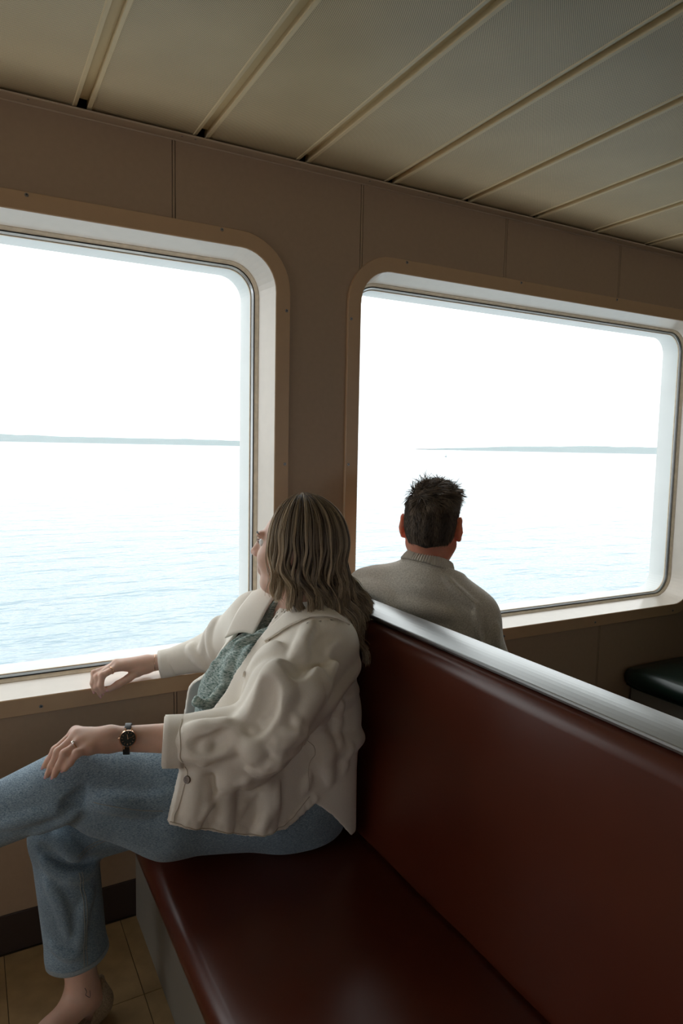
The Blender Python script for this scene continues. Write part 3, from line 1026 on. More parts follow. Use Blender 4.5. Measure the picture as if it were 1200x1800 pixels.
FR = dict(index=(.0102, .0092, .0082, .0066), middle=(.0104, .0094, .0083, .0067), ring=(.0102, .0091, .0081, .0065),
          pinky=(.0094, .0082, .0073, .0060), thumb=(.0132, .0114, .0104, .0080))

def add_hand(F, H, k=.012):
    w = V3(H['wrist'])
    for f in ('index', 'middle', 'ring', 'pinky'):
        j = [V3(q) for q in H[f]]
        F.add(cone_d(w + (j[0] - w) * .12, j[0], .0175, .0122), .018)
        F.add(cone_d(j[0], j[0] + (j[1] - j[0]) * .1, .0118, .0106), .008)
    for f in ('index', 'middle', 'ring', 'pinky'):
        j = [V3(q) for q in H[f]]; r = FR[f]
        G = Field()
        for i in range(3):
            G.add(cone_d(j[i], j[i + 1], r[i], r[i + 1]), .004)
        G.add(ell_d(j[1], (r[1] * 1.1,) * 3), .004)
        cc = (j[0] + j[3]) / 2
        F.add((G.raw, cc, max(np.linalg.norm(q - cc) for q in j) + .012), .0045)
    j = [V3(q) for q in H['thumb']]; r = FR['thumb']
    F.add(cone_d(w, j[0], .018, .016), .015)
    G = Field()
    for i in range(3): G.add(cone_d(j[i], j[i + 1], r[i], r[i + 1]), .005)
    cc = (j[0] + j[3]) / 2
    F.add((G.raw, cc, max(np.linalg.norm(q - cc) for q in j) + .014), .009)

L_SH, L_EL = V3((.715, -.600, .950)), V3((.530, -.650, .790))
R_SH, R_EL = V3((.690, -.285, .950)), V3((.660, -.050, .800))
L_HIP, L_KN, L_AN = V3((.685, -.530, .560)), V3((.172, -.475, .682)), V3((-.170, -.345, .525))
R_HIP, R_KN, R_AN = V3((.690, -.350, .550)), V3((.180, -.345, .500)), V3((.214, -.375, .100))

B = Field()
B.add(loft_d([(.47, (.725, -.445, .47), .12, .17), (.60, (.715, -.445, .60), .115, .150), (.72, (.722, -.443, .72), .092, .125),
              (.85, (.735, -.440, .85), .108, .140), (.94, (.748, -.440, .94), .088, .150), (1.0, (.748, -.440, 1.0), .055, .085)],
             (1, 0, 0), (0, 1, 0)), .02)
B.add(cone_d((.748, -.44, .985), (.735, -.437, 1.10), .054, .050), .04)
B.add(cone_d(L_SH, L_EL, .045, .038), .04); B.add(cone_d(L_EL, LH['wrist'], .041, .0245), .02)
B.add(cone_d(R_SH, R_EL, .045, .038), .04); B.add(cone_d(R_EL, RH['wrist'], .040, .0225), .02)
B.add(cone_d(L_HIP, L_KN, .080, .055), .03); B.add(cone_d(L_KN, L_AN, .054, .036), .02)
B.add(cone_d(R_HIP, R_KN, .080, .055), .03); B.add(cone_d(R_KN, R_AN, .054, .0345), .02)
for an, toe in ((R_AN, V3((.050, -.470, .030))), (L_AN, V3((-.33, -.27, .47)))):
    fd = toe - an
    B.add(cone_d(an, an + fd * .55 + V3((0, 0, -.004)), .034, .030), .03)
    B.add(cone_d(an + fd * .5, toe, .030, .024), .03)
B.add(ell_d(R_AN + V3((.027, .015, -.052)), (.030, .030, .032)), .03)
B.add(ell_d(L_AN + V3((.01, .0, -.045)), (.030, .030, .032)), .03)
headw = add_head(B, HC, HA, .98)
add_hand(B, LH); add_hand(B, RH)
body = field_obj(B, 'body', .0030, M['skin_w'], woman, it=1, n=12)

def nail(H, f, out, r):
    """small curved nail plate lying on the back of a fingertip"""
    j = [V3(q) for q in H[f]]
    d = j[3] - j[2]; d /= np.linalg.norm(d)
    o = V3(out); o = o - d * (o @ d); o /= np.linalg.norm(o); s = np.cross(d, o)
    v = []; q = []
    nu, nv = 6, 5
    for lay in (0, 1):
        for a in range(nu):
            t = a / (nu - 1)
            for b in range(nv):
                u = (b / (nv - 1) - .5) * 2
                wdt = r * .82 * (1 - .35 * max(0, t - .6) / .4)
                ang = u * 1.0
                p = j[3] + d * (-.006 + .0155 * t) + s * math.sin(ang) * wdt * 1.1 + o * (r * (.93 + .06 * lay) * math.cos(ang) - .0006 - .0012 * t * t)
                v.append(p)
    def I(l, a, b): return l * nu * nv + a * nv + b
    for a in range(nu - 1):
        for b in range(nv - 1):
            q.append((I(1, a, b), I(1, a + 1, b), I(1, a + 1, b + 1), I(1, a, b + 1)))
            q.append((I(0, a, b), I(0, a, b + 1), I(0, a + 1, b + 1), I(0, a + 1, b)))
    for a in range(nu - 1):
        q.append((I(0, a, 0), I(0, a + 1, 0), I(1, a + 1, 0), I(1, a, 0)))
        q.append((I(0, a, nv - 1), I(1, a, nv - 1), I(1, a + 1, nv - 1), I(0, a + 1, nv - 1)))
    return np_mesh('nail', np.array(v), np.array(q), M['nail'], body)
for f in ('pinky', 'ring', 'middle', 'index'):
    nail(LH, f, (-.75, -.35, .5), FR[f][3])
for f in ('index', 'middle', 'ring', 'pinky'):
    nail(RH, f, (-.8, -.5, .1), FR[f][3])
nail(RH, 'thumb', (-.1, -.75, .65), FR['thumb'][3])

# eyes, lashes and brows
for sg in (-1, 1):
    bm = bmesh.new(); bmesh.ops.create_uvsphere(bm, u_segments=16, v_segments=10, radius=.0115)
    bm.transform(Matrix.Translation(Vector(headw(.0765, sg * .031, .012))))
    eye = bm_obj('eye', bm, M['eye'], body, True)
    disc('iris', headw(.0876, sg * .031, .012), HA @ V3((1, 0, 0)), .0052, .0016, M['iris'], eye)
    tube('eyelash', [headw(.088, sg * .018, .0155), headw(.0945, sg * .030, .0185), headw(.086, sg * .046, .0135)], .0009, M['lash'], body, 10, 5)
    tube('eyebrow', [headw(.0955, sg * .014, .031), headw(.0945, sg * .032, .037), headw(.082, sg * .050, .033)], .0026, M['hair_base_w'], body, 12, 6, True)

# ---------------------------------------------------------------- jeans
JN = Field()
JN.add(loft_d([(.47, (.72, -.445, .47), .135, .175), (.56, (.715, -.445, .56), .130, .178), (.66, (.712, -.443, .66), .112, .150), (.73, (.715, -.443, .73), .102, .138)],
              (1, 0, 0), (0, 1, 0)), .02)
JA, JB = Field(), Field()
for q in (JA, JB): q.p = list(JN.p)
JN.p = []
JA.add(cone_d(R_HIP, R_KN, .100, .076), .05)
JA.add(cone_d(R_KN, (.201, -.367, .215), .074, .0690), .018)
JA.add(cone_d((.201, -.367, .215), (.207, -.371, .12), .0690, .0685), .01)
JB.add(cone_d(L_HIP, (.40, -.510, .632), .108, .092), .05)
JB.add(cone_d((.40, -.510, .632), L_KN + V3((.020, 0, -.002)), .092, .078), .03)
JB.add(cone_d((.640, -.535, .540), (.385, -.518, .578), .088, .086), .04)
JB.add(cone_d((.385, -.518, .578), (.250, -.492, .625), .086, .066), .03)
JB.add(cone_d(L_KN + V3((-.005, 0, 0)), L_KN + (L_AN - L_KN) * .80, .074, .056), .014)
for q in (JA, JB): JN.add((q.raw, V3((.4, -.44, .5)), .9), .005)
def jn_post(P, d):
    shell = np.maximum(d, -(d + .007))
    d = np.where((P[:, 2] < .235) & (P[:, 0] > .08), shell, d)
    d = np.maximum(d, .203 + (P[:, 0] - .2) * .10 - P[:, 2])         # right hem
    ax = (L_AN - L_KN) / np.linalg.norm(L_AN - L_KN)
    d = np.maximum(d, (P - (L_KN + (L_AN - L_KN) * .86)) @ ax)
    d = np.maximum(d, np.where(P[:, 0] > .36, .4535 - P[:, 2], -1))   # flattened where it rests on the seat
    return d
JN.post = jn_post
# knee-pit pinch and drag lines
JN.fold([(0.1946, -0.5700, 0.7058), (0.1900, -0.5700, 0.6909), (0.1744, -0.5700, 0.6812), (0.1536, -0.5600, 0.6717)], .009, .018, .15, 's', 8)
JN.fold([(0.2052, -0.6000, 0.6786), (0.2518, -0.6200, 0.6671), (0.3149, -0.6300, 0.6462)], .007, .020, .25, 'u', 8)
JN.fold([(0.2111, -0.6000, 0.7063), (0.2804, -0.6200, 0.6943), (0.3482, -0.6300, 0.6753)], .009, .030, .2, 'u', 8)
JN.fold([(0.1058, -0.5000, 0.6062), (0.1475, -0.5300, 0.6296), (0.1844, -0.5500, 0.6578)], .007, .020, .25, 'u', 7)
JN.fold([(0.0537, -0.4800, 0.6371), (0.1052, -0.5200, 0.6541), (0.1569, -0.5500, 0.6708)], .006, .022, .2, 'u', 7)
JN.fold([(0.1173, -0.4200, 0.5104), (0.1533, -0.4300, 0.4762), (0.1987, -0.4300, 0.4574), (0.2423, -0.4200, 0.4527)], .010, .022, .2, 's', 9)
JN.fold([(0.1215, -0.4200, 0.4851), (0.1600, -0.4300, 0.4552), (0.2155, -0.4300, 0.4331), (0.2522, -0.4200, 0.4302)], .008, .020, .25, 'u', 9)
JN.fold([(0.1579, -0.4200, 0.5395), (0.1860, -0.4300, 0.4965), (0.2037, -0.4300, 0.4641)], .008, .022, .25, 'u', 7)
JN.fold([(0.1250, -0.4200, 0.4274), (0.1540, -0.4300, 0.3836), (0.1767, -0.4300, 0.3072)], .005, .022, .2, 'u', 7)
JN.fold([(0.2350, -0.4200, 0.3792), (0.2143, -0.4300, 0.3501), (0.2007, -0.4300, 0.2709)], .005, .022, .2, 'u', 7)
JN.fold([(0.1316, -0.4200, 0.2775), (0.1637, -0.4300, 0.2562), (0.2004, -0.4300, 0.2485)], .004, .018, .2, 'u', 7)
jeans = field_obj(JN, 'jeans', .0035, M['denim'], woman, it=1)
def seam(parent, fld, pts, r, material, off=.0006, n=26, name='seam', dash=False):
    P, g = fld.snap(spline(pts, n), off)
    v, q = tube_arrays(P[None], np.full((1, n), r), 5)
    return np_mesh(name, v, q, material, parent)
# outseam of the standing leg, two rows of stitching; thigh seam with its puckers
for dx in (0, .008):
    seam(jeans, JN, V3([(0.2045, -0.4400, 0.4505), (0.2085, -0.4400, 0.3861), (0.2121, -0.4400, 0.3016), (0.2083, -0.4400, 0.2133)]) + V3((dx, 0, 0)), .0009, M['denim_stitch'])
seam(jeans, JN, [(0.1991, -0.4400, 0.4889), (0.2274, -0.4400, 0.5013), (0.2695, -0.4500, 0.5143), (0.2968, -0.4600, 0.5233)], .0009, M['denim_stitch'])
seam(jeans, JN, [(0.2038, -0.4400, 0.4821), (0.2322, -0.4400, 0.4931), (0.2732, -0.4500, 0.5064), (0.2967, -0.4600, 0.5136)], .0009, M['denim_stitch'])
seam(jeans, JN, [(0.1945, -0.6000, 0.6909), (0.2352, -0.6200, 0.6810), (0.2895, -0.6300, 0.6601), (0.3454, -0.6400, 0.6359)], .0009, M['denim_stitch'])
# stitched, frayed hem of the standing leg
band('hem', (.2025, -.3680, .2090), (.10, -.02, -1), (1, 0, 0), .0712, .0712, .012, .0012, M['denim_edge'], jeans, 60, wav=.006)

# ---------------------------------------------------------------- tied leaf-print top
TP = Field()
TP.add(loft_d([(.76, (.655, -.408, .76), .175, .108), (.84, (.672, -.408, .84), .172, .110), (.90, (.700, -.42, .90), .148, .118),
               (.97, (.742, -.44, .97), .098, .148), (1.02, (.748, -.44, 1.02), .06, .10)], (1, 0, 0), (0, 1, 0)), .02)
def tp_post(P, d):
    # V neck
    v = np.maximum(.96 + np.abs(P[:, 1] + .44) * 1.1 - P[:, 2], P[:, 0] - .74)
    return np.maximum(d, -v)
TP.post = tp_post
for a, b in (((-.47), .82), ((-.44), .80), ((-.41), .83), (-.49, .86), (-.455, .89)):
    TP.fold([(.565, a, b), (.60, a + .012, b + .06), (.63, a + .015, b + .10)], .007, .018, .25, 'u', 6)
top = field_obj(TP, 'blouse', .0040, M['print'], woman, it=1)
KN = Field()
tc = V3((0.4930, -0.4700, 0.8072))
KN.add(ell_d(tc, (.016, .014, .013)), .01)
KN.chain([tc, tc + V3((-.020, -.006, .004)), tc + V3((-.034, -.008, .012)), tc + V3((-.030, -.004, .020)), tc], [.007, .008, .008, .006, .005], .006)
KN.chain([tc, tc + V3((-.010, -.012, -.020)), tc + V3((-.014, -.018, -.046))], [.008, .010, .009], .008)
KN.chain([tc, tc + V3((.012, -.012, -.018)), tc + V3((.016, -.016, -.040))], [.008, .009, .007], .008)
KN.chain([tc, tc + V3((.03, .0, .025)), tc + V3((.06, .005, .055))], [.010, .014, .010], .010)
field_obj(KN, 'knot', .0022, M['print'], top, it=1)
# rolled twist of print fabric at the neckline
tube('neck_tie', [(0.6404, -0.4780, 0.9585), (0.6030, -0.4820, 0.9583), (0.5716, -0.4800, 0.9503), (0.5552, -0.4700, 0.9328)], .011, M['print'], top, 20, 10, True)

# ---------------------------------------------------------------- white overshirt
JK = Field()
st = [(.43, (.560, -.445, .43), .275, .202, 8.0), (.56, (.560, -.445, .56), .275, .199, 8.0), (.66, (.570, -.445, .66), .270, .196, 7.0), (.75, (.600, -.445, .75), .260, .190, 5.5),
      (.82, (.680, -.443, .82), .198, .185, 2.6), (.90, (.718, -.441, .90), .164, .182, 2.4), (.96, (.738, -.440, .96), .138, .172, 2.3),
      (1.01, (.748, -.440, 1.01), .105, .130, 2.1), (1.05, (.750, -.440, 1.05), .080, .085, 2.0)]
_tl = loft_d(st, (1, 0, 0), (0, 1, 0))
def torso_front(P):       # the near front panel ends in a straight edge
    return np.maximum(_tl[0](P), np.where(P[:, 1] < -.50, np.interp(P[:, 2], [.5, .615, .745, .80], [.322, .352, .388, .400]) - P[:, 0], -1))
JK.add((torso_front, _tl[1], _tl[2]), .03)
LCF = V3((0.3637, -0.6000, 0.7929)); LAX = V3(LH['wrist']) - L_EL; LAX /= np.linalg.norm(LAX)
mid = V3((.618, -.655, .872))
JK.add(cone_d(L_SH + V3((.015, .015, -.005)), mid, .082, .090), .06)
JK.add(cone_d(mid, L_EL + V3((.02, -.004, -.004)), .090, .080), .02)
JK.add(cone_d(L_EL + V3((.02, -.004, -.004)), LCF, .080, .050), .015)
JK.add(cone_d(LCF, LCF + LAX * .05, .050, .048), .01)
RCF = V3((0.5064, 0.0060, 0.7647)); RAX = V3(RH['wrist']) - R_EL; RAX /= np.linalg.norm(RAX)
JK.add(cone_d(R_SH, R_EL + V3((.0, 0, .004)), .080, .062), .05)
JK.add(cone_d(R_EL + V3((.0, 0, .004)), RCF, .062, .038), .03)
JK.add(cone_d(RCF, RCF + RAX * .05, .038, .037), .01)
hx = np.array([.20, .344, .419, .534, .619, .667, .695, .743, .800, .95])
hz = np.array([.655, .632, .602, .556, .550, .575, .594, .552, .482, .470])
oz = np.array([.40, .74, .79, .83, .88, .93, .98, 1.02, 1.10])
oe = np.array([-.628, -.605, -.540, -.512, -.500, -.500, -.498, -.488, -.47])
orr = np.array([-.27, -.29, -.315, -.33, -.345, -.365, -.385, -.40, -.42])
ocx = np.array([.58, .62, .66, .69, .71, .725, .74, .745, .745])
fz = np.array([.60, .78, .80, .84, .88, .95])
fx = np.array([.48, .505, .515, .545, .560, .420])
def jk_post(P, d):
    x, y, z = P.T
    d = np.maximum(d, -(d + np.interp(x, [.56, .66], [.0150, .0065])))
    d = np.maximum(d, np.interp(x, hx, hz) - z)
    c = np.maximum(np.maximum(np.interp(z, oz, oe) - y, y - np.interp(z, oz, orr)), x - np.interp(z, oz, ocx))
    d = np.maximum(d, -c)
    d = np.maximum(d, -np.maximum(np.maximum(-.44 - y, x - np.interp(z, fz, fx)), np.maximum(y + .19, z - .97)))
    d = np.maximum(d, z - (1.030 + np.clip(x - .74, 0, 1) * .25))
    for C0, A0, rr in ((LCF, LAX, .12), (RCF, RAX, .10)):
        q = P - C0; t = q @ A0
        d = np.maximum(d, -np.maximum(-(t - .012), np.linalg.norm(q, axis=1) - rr))
    d = np.maximum(d, y - (.075))
    return d
JK.post = jk_post
Y0 = -.72
def jf(pts, r=.012, k=.035, sink=.30, op='u', n=9): JK.fold(pts, r, k, sink, op, n)
# drop-shoulder fold and sleeve drag lines
jf([(0.5572, -0.7200, 0.9743), (0.5759, -0.7400, 0.9508), (0.6156, -0.7400, 0.9277), (0.6840, -0.7000, 0.9123)], .010, .038, .35)
jf([(0.5577, -0.7100, 0.9738), (0.5165, -0.7300, 0.9444), (0.4846, -0.7400, 0.9003), (0.4594, -0.7300, 0.8535)], .014, .045, .30)
jf([(0.6443, -0.7200, 0.9270), (0.5968, -0.7400, 0.8564), (0.5557, -0.7400, 0.8073), (0.5182, -0.7200, 0.7820)], .014, .045, .30)
jf([(0.5718, -0.7500, 0.9194), (0.5362, -0.7600, 0.8722), (0.5008, -0.7500, 0.8294)], .010, .035, .25)
jf([(0.3823, -0.6600, 0.8132), (0.4143, -0.7000, 0.8361), (0.4508, -0.7200, 0.8632)], .010, .028, .35)
jf([(0.3846, -0.6600, 0.7846), (0.4224, -0.6900, 0.7881), (0.4693, -0.7100, 0.8002)], .009, .026, .35)
jf([(0.3912, -0.6500, 0.8357), (0.4182, -0.6800, 0.8518), (0.4455, -0.7000, 0.8736)], .008, .026, .30)
jf([(0.4704, -0.7400, 0.8314), (0.4951, -0.7400, 0.8048), (0.5371, -0.7300, 0.7822)], .009, .030, .30)
jf([(0.4002, -0.6800, 0.8067), (0.4263, -0.7000, 0.8120), (0.4473, -0.7200, 0.8327)], .008, .022, .10, 's')
jf([(0.5782, -0.7200, 0.9640), (0.6002, -0.7300, 0.9417), (0.6576, -0.7100, 0.9296)], .006, .026, .0, 's')
jf([(0.5314, -0.7400, 0.9345), (0.5176, -0.7500, 0.8982), (0.4883, -0.7500, 0.8580)], .010, .030, .05, 's')
# pleats under the collar
for o in (0, .011, .022):
    jf(V3([(0.6151, -0.6800, 0.9547), (0.6349, -0.6600, 0.9928), (0.6834, -0.6000, 0.9982)]) + V3((o, 0, o * .2)), .006, .016, .35)
jf([(0.6097, -0.6400, 0.9647), (0.5898, -0.6000, 0.9323), (0.5731, -0.5800, 0.9019)], .010, .026, .35)
jf([(0.6057, -0.6200, 0.9859), (0.5925, -0.5800, 0.9341), (0.5605, -0.5700, 0.8819)], .008, .024, .30)
# back and side
jf([(0.8302, -0.6000, 0.8961), (0.7440, -0.6600, 0.8744), (0.6652, -0.7000, 0.8608)], .010, .030, .30)
jf([(0.8403, -0.5800, 0.8278), (0.7592, -0.6400, 0.8187), (0.6905, -0.6800, 0.8151)], .009, .030, .30)
jf([(0.8169, -0.5800, 0.7148), (0.7600, -0.6200, 0.7129), (0.7076, -0.6500, 0.7246)], .008, .030, .30)
jf([(0.7009, -0.6600, 0.8059), (0.7164, -0.6500, 0.7338), (0.7324, -0.6400, 0.6428)], .008, .030, .30)
# lower panel
jf([(0.4722, -0.6600, 0.7462), (0.5137, -0.6600, 0.7064), (0.5948, -0.6600, 0.6723)], .010, .035, .30)
jf([(0.4686, -0.6600, 0.7089), (0.4726, -0.6600, 0.6595), (0.4779, -0.6600, 0.6041)], .005, .035, .15)
jf([(0.5675, -0.6600, 0.6628), (0.5789, -0.6600, 0.6136), (0.5684, -0.6600, 0.5697)], .005, .035, .15)
jf([(0.4155, -0.6500, 0.7315), (0.4105, -0.6500, 0.6824), (0.4006, -0.6500, 0.6280)], .005, .035, .15)
# far sleeve
jf([(0.6090, -0.1400, 0.9360), (0.5878, -0.1000, 0.8816), (0.5759, -0.1000, 0.8151)], .008, .022, .3)
jf([(0.6362, -0.1600, 0.9161), (0.6227, -0.1400, 0.8708), (0.6092, -0.1400, 0.8051)], .008, .022, .3)
jf([(0.5623, -0.0600, 0.8402), (0.5880, -0.0600, 0.8023), (0.6289, -0.0800, 0.7642)], .007, .020, .3)
# small random creases over sleeve and panels, puckers along the stitched hem
rj = np.random.default_rng(21)
for _ in range(26):
    t = rj.uniform(.15, 1.9); a = rj.uniform(-1.9, .9)
    p0 = (L_SH + (mid - L_SH) * t) if t < 1 else (mid + (L_EL - mid) * (t - 1) * .9)
    c0 = p0 + .10 * V3((math.sin(a) * .6, -math.cos(a), math.sin(a) * .8))
    dr = V3((-.55, 0, -.75)) * rj.uniform(.4, 1) + V3((.8, 0, -.3)) * rj.uniform(-.5, .5)
    dr *= rj.uniform(.016, .034) / np.linalg.norm(dr)
    bend = V3((dr[2], 0, -dr[0])) * rj.uniform(-.3, .3)
    JK.fold([c0 - dr, c0 + bend, c0 + dr], rj.uniform(.004, .0065), .014, .45, 'u', 5)
for _ in range(14):
    c0 = V3((rj.uniform(.42, .80), -.66, rj.uniform(.58, .82)))
    dr = V3((rj.uniform(-.7, .7), 0, -1)) * rj.uniform(.015, .035)
    JK.fold([c0 - dr, c0 + V3((rj.uniform(-.006, .006), 0, 0)), c0 + dr], rj.uniform(.004, .006), .016, .5, 'u', 5)
for x in np.arange(.36, .70, .0145):
    zb = float(np.interp(x, hx, hz))
    JK.fold([(x, -.65, zb - .004), (x + rj.uniform(-.003, .003), -.65, zb + .012), (x, -.65, zb + .022)], .0042, .010, .62, 'u', 3)
jacket = field_obj(JK, 'overshirt', .0037, M['jacket'], woman, it=1)

def sheet(name, rows, th, material, parent, fld=None, off=.0, nu=12, nv=12, puff=0.0):
    """thin cloth piece from a small grid of control points"""
    g = np.array([[V3(p) for p in r] for r in rows])
    R1 = np.array([spline(r, nu) for r in g])
    G = np.array([spline(R1[:, i], nv) for i in range(nu)])            # nu x nv x 3
    P = G.reshape(-1, 3)
    if fld is not None:
        P, nr = fld.snap(P, off)
    du = np.gradient(P.reshape(nu, nv, 3), axis=0); dv = np.gradient(P.reshape(nu, nv, 3), axis=1)
    N = np.cross(du, dv).reshape(-1, 3); N /= np.linalg.norm(N, axis=1, keepdims=True) + 1e-9
    if fld is not None and (N * nr).sum() < 0: N = -N
    if fld is None and N.mean(0) @ V3((-.4, -.9, .1)) < 0: N = -N
    uu, vv = np.meshgrid(np.linspace(0, math.pi, nu), np.linspace(0, math.pi, nv), indexing='ij')
    pf = (puff * np.sin(uu) * np.sin(vv)).reshape(-1, 1)
    v = np.concatenate([P + N * (th + pf), P])
    idx = np.arange(nu * nv).reshape(nu, nv); m = nu * nv
    q = [np.stack([idx[:-1, :-1], idx[1:, :-1], idx[1:, 1:], idx[:-1, 1:]], -1).reshape(-1, 4)]
    q.append(q[0][:, ::-1] + m)
    bd = np.concatenate([idx[0, :], idx[1:, -1], idx[-1, -2::-1], idx[-2:0:-1, 0]])
    nb = np.roll(bd, -1)
    q.append(np.stack([bd, nb, nb + m, bd + m], -1))
    bm = bmesh.new(); me = bpy.data.meshes.new('t'); me.from_pydata([tuple(x) for x in v], [], [tuple(x) for x in np.concatenate(q)])
    bm.from_mesh(me); bpy.data.meshes.remove(me)
    o = bm_obj(name, bm, material, parent, True)
    return o
# collar leaves, pocket, placket, cuffs, buttons, stitching
sheet('collar', [[(0.7585, -0.5400, 1.0176), (0.7041, -0.5300, 1.0448), (0.6609, -0.5200, 1.0062), (0.6116, -0.5150, 0.9700)],
                 [(0.7599, -0.5800, 0.9985), (0.7053, -0.5600, 1.0192), (0.6619, -0.5450, 0.9870), (0.6120, -0.5250, 0.9628)],
                 [(0.7652, -0.6000, 0.9750), (0.7016, -0.5900, 0.9964), (0.6650, -0.5650, 0.9641), (0.6225, -0.5350, 0.9531)]], .004, M['jacket'], jacket, JK, .004, 18, 10, .002)
sheet('collar', [[(0.6888, -0.4200, 1.0451), (0.6598, -0.4300, 1.0145), (0.6215, -0.4350, 0.9527)],
                 [(0.6780, -0.3700, 1.0541), (0.6408, -0.3850, 1.0095), (0.6015, -0.4000, 0.9520)],
                 [(0.6590, -0.3300, 1.0357), (0.6124, -0.3450, 0.9915), (0.5716, -0.3650, 0.9318)]], .004, M['jacket'], jacket, None, 0, 14, 10, .004)
cuffL = band('cuff', LCF - LAX * .012, LAX, (0, 0, 1), .0505, .0505, .044, .0045, M['jacket'], jacket, 56, cone=-.02, wav=.006)
cuffR = band('cuff', RCF - RAX * .010, RAX, (0, 0, 1), .0385, .0385, .040, .0040, M['jacket'], jacket, 48, cone=-.02, wav=.008)
def button(p, fld, r, material, parent, nrm=None):
    P, g = fld.snap(np.array([p]), .001) if fld is not None else (np.array([p]), np.array([nrm]))
    b = disc('button', P[0] + g[0] * .0012, g[0], r, .0032, material, parent, 22)
    a = np.cross(g[0], V3((.3, .2, .9))); a /= np.linalg.norm(a); c = np.cross(g[0], a)
    for s1, s2 in ((1, 1), (1, -1), (-1, 1), (-1, -1)):
        disc('button_hole', P[0] + g[0] * .0029 + (a * s1 + c * s2) * r * .2, g[0], r * .10, .0006, M['dark'], b, 8)
    return b
button((0.3749, -0.6600, 0.7228), JK, .0085, M['horn'], jacket)
button((0.6072, -0.5400, 0.9728), JK, .0070, M['pearl'], jacket)
button((0.6186, -0.5400, 0.9880), JK, .0060, M['pearl'], jacket)
button((0.5237, -0.5500, 0.9080), JK, .0075, M['pearl'], jacket)
button(LCF - LAX * .014 + V3((0, -.030, -.0435)), None, .0080, M['horn'], cuffL, V3((0, -.57, -.82)))
for pts in (
            [(0.6594, -0.6800, 0.7944), (0.6683, -0.6700, 0.7247), (0.6778, -0.6600, 0.6300)],
            [(0.3762, -0.6600, 0.7422), (0.3665, -0.6600, 0.6977), (0.3556, -0.6600, 0.6324)],
            [(0.3452, -0.6500, 0.6399), (0.4124, -0.6600, 0.6099), (0.5280, -0.6600, 0.5620), (0.6045, -0.6600, 0.5628), (0.6513, -0.6500, 0.5919), (0.6806, -0.6400, 0.6144)],
            [(0.3876, -0.6200, 0.8424), (0.3740, -0.6600, 0.8185), (0.3786, -0.6600, 0.7711)]):
    seam(jacket, JK, pts, .0009, M['stitch'], .0011, 60)

# ---------------------------------------------------------------- watch, rings, bracelet, shoe
WC = V3(LH['wrist']) - LAX * .031; WN = V3((-.16, -.90, .40)); WN /= np.linalg.norm(WN)
watch = empty('wristwatch', tuple(WC), woman)
watch.location = (0, 0, 0)
band('strap', WC, LAX, (0, 0, 1), .0300, .0300, .013, .0018, M['leather'], watch, 44)
wc = WC + WN * .0300
case = disc('case', wc + WN * .002, WN, .0176, .0065, M['gold'], watch, 40, .3)
disc('dial', wc + WN * .0056, WN, .0156, .0008, M['dial'], watch, 40)
wx = LAX - WN * (LAX @ WN); wx /= np.linalg.norm(wx); wy = np.cross(WN, wx)
for k in range(12):
    a = 2 * math.pi * k / 12
    dr = wx * math.cos(a) + wy * math.sin(a)
    tube('hour_mark', [wc + WN * .0062 + dr * .0100, wc + WN * .0062 + dr * .0130], .00035, M['gold'], watch, 3, 4)
for a, ln in ((200, .0115), (285, .0080)):
    dr = wx * math.cos(R(a)) + wy * math.sin(R(a))
    tube('hand', [wc + WN * .0066 - dr * .002, wc + WN * .0066 + dr * ln], .00040, M['gold'], watch, 3, 4)
for sg in (-1, 1):
    for s2 in (-1, 1):
        pp = wc + WN * .001 + wy * sg * .0165 + wx * s2 * .0062
        tube('lug', [pp - wy * sg * .004, pp + wy * sg * .004 - WN * .003], .0014, M['gold'], watch, 4, 6)
disc('crown', wc + WN * .002 + wx * .0178, wx, .0022, .003, M['gold'], watch, 12)
def finger_ring(H, f, t, material, name, stone=False):
    j = [V3(q) for q in H[f]]
    ax = j[1] - j[0]; c = j[0] + ax * t
    r = FR[f][0] * (1 - t) + FR[f][1] * t + .0006
    rg = band(name, c, ax, (0, 0, 1), r, r, .0020, .0010, material, woman, 28)
    if stone:
        o = V3((-.45, -.45, .78)); axn = ax / np.linalg.norm(ax); o = o - axn * (o @ axn); o /= np.linalg.norm(o)
        bm = bmesh.new(); bmesh.ops.create_icosphere(bm, subdivisions=1, radius=.0042)
        bm.transform(Matrix.Translation(Vector(c + o * (r + .0028))))
        bm_obj('stone', bm, M['silver'], rg)
    return rg
finger_ring(LH, 'ring', .42, M['gold'], 'ring', True)
finger_ring(RH, 'index', .45, M['gold'], 'ring')
band('bracelet', V3(RH['wrist']) - RAX * .018, RAX + V3((.0, .0, .12)), (0, 0, 1), .0248, .0248, .0012, .0010, M['gold'], woman, 36)
# tan woven slip-on on the standing foot
SH = Field()
toe = V3((.050, -.470, .030))
fdir = (toe - R_AN) * V3((1, 1, 0)); fdir /= np.linalg.norm(fdir)
def onfoot(t, z): return V3((R_AN[0], R_AN[1], z)) + fdir * t
SH.chain([onfoot(-.040, .046), onfoot(.03, .042), onfoot(.10, .040), onfoot(.175, .034)], [.037, .038, .042, .030], .03)
SH.add(cone_d(onfoot(-.046, .062), onfoot(-.050, .104), .026, .011), .02)
def sh_post(P, d):
    d = np.maximum(d, .004 - P[:, 2])
    op = np.maximum(np.linalg.norm(P - onfoot(.045, .105), axis=1) - .075, -1)
    return np.maximum(np.maximum(d, -(d + .010)), -op)
SH.post = sh_post
shoe = field_obj(SH, 'shoe', .0035, M['weave'], woman, it=1)
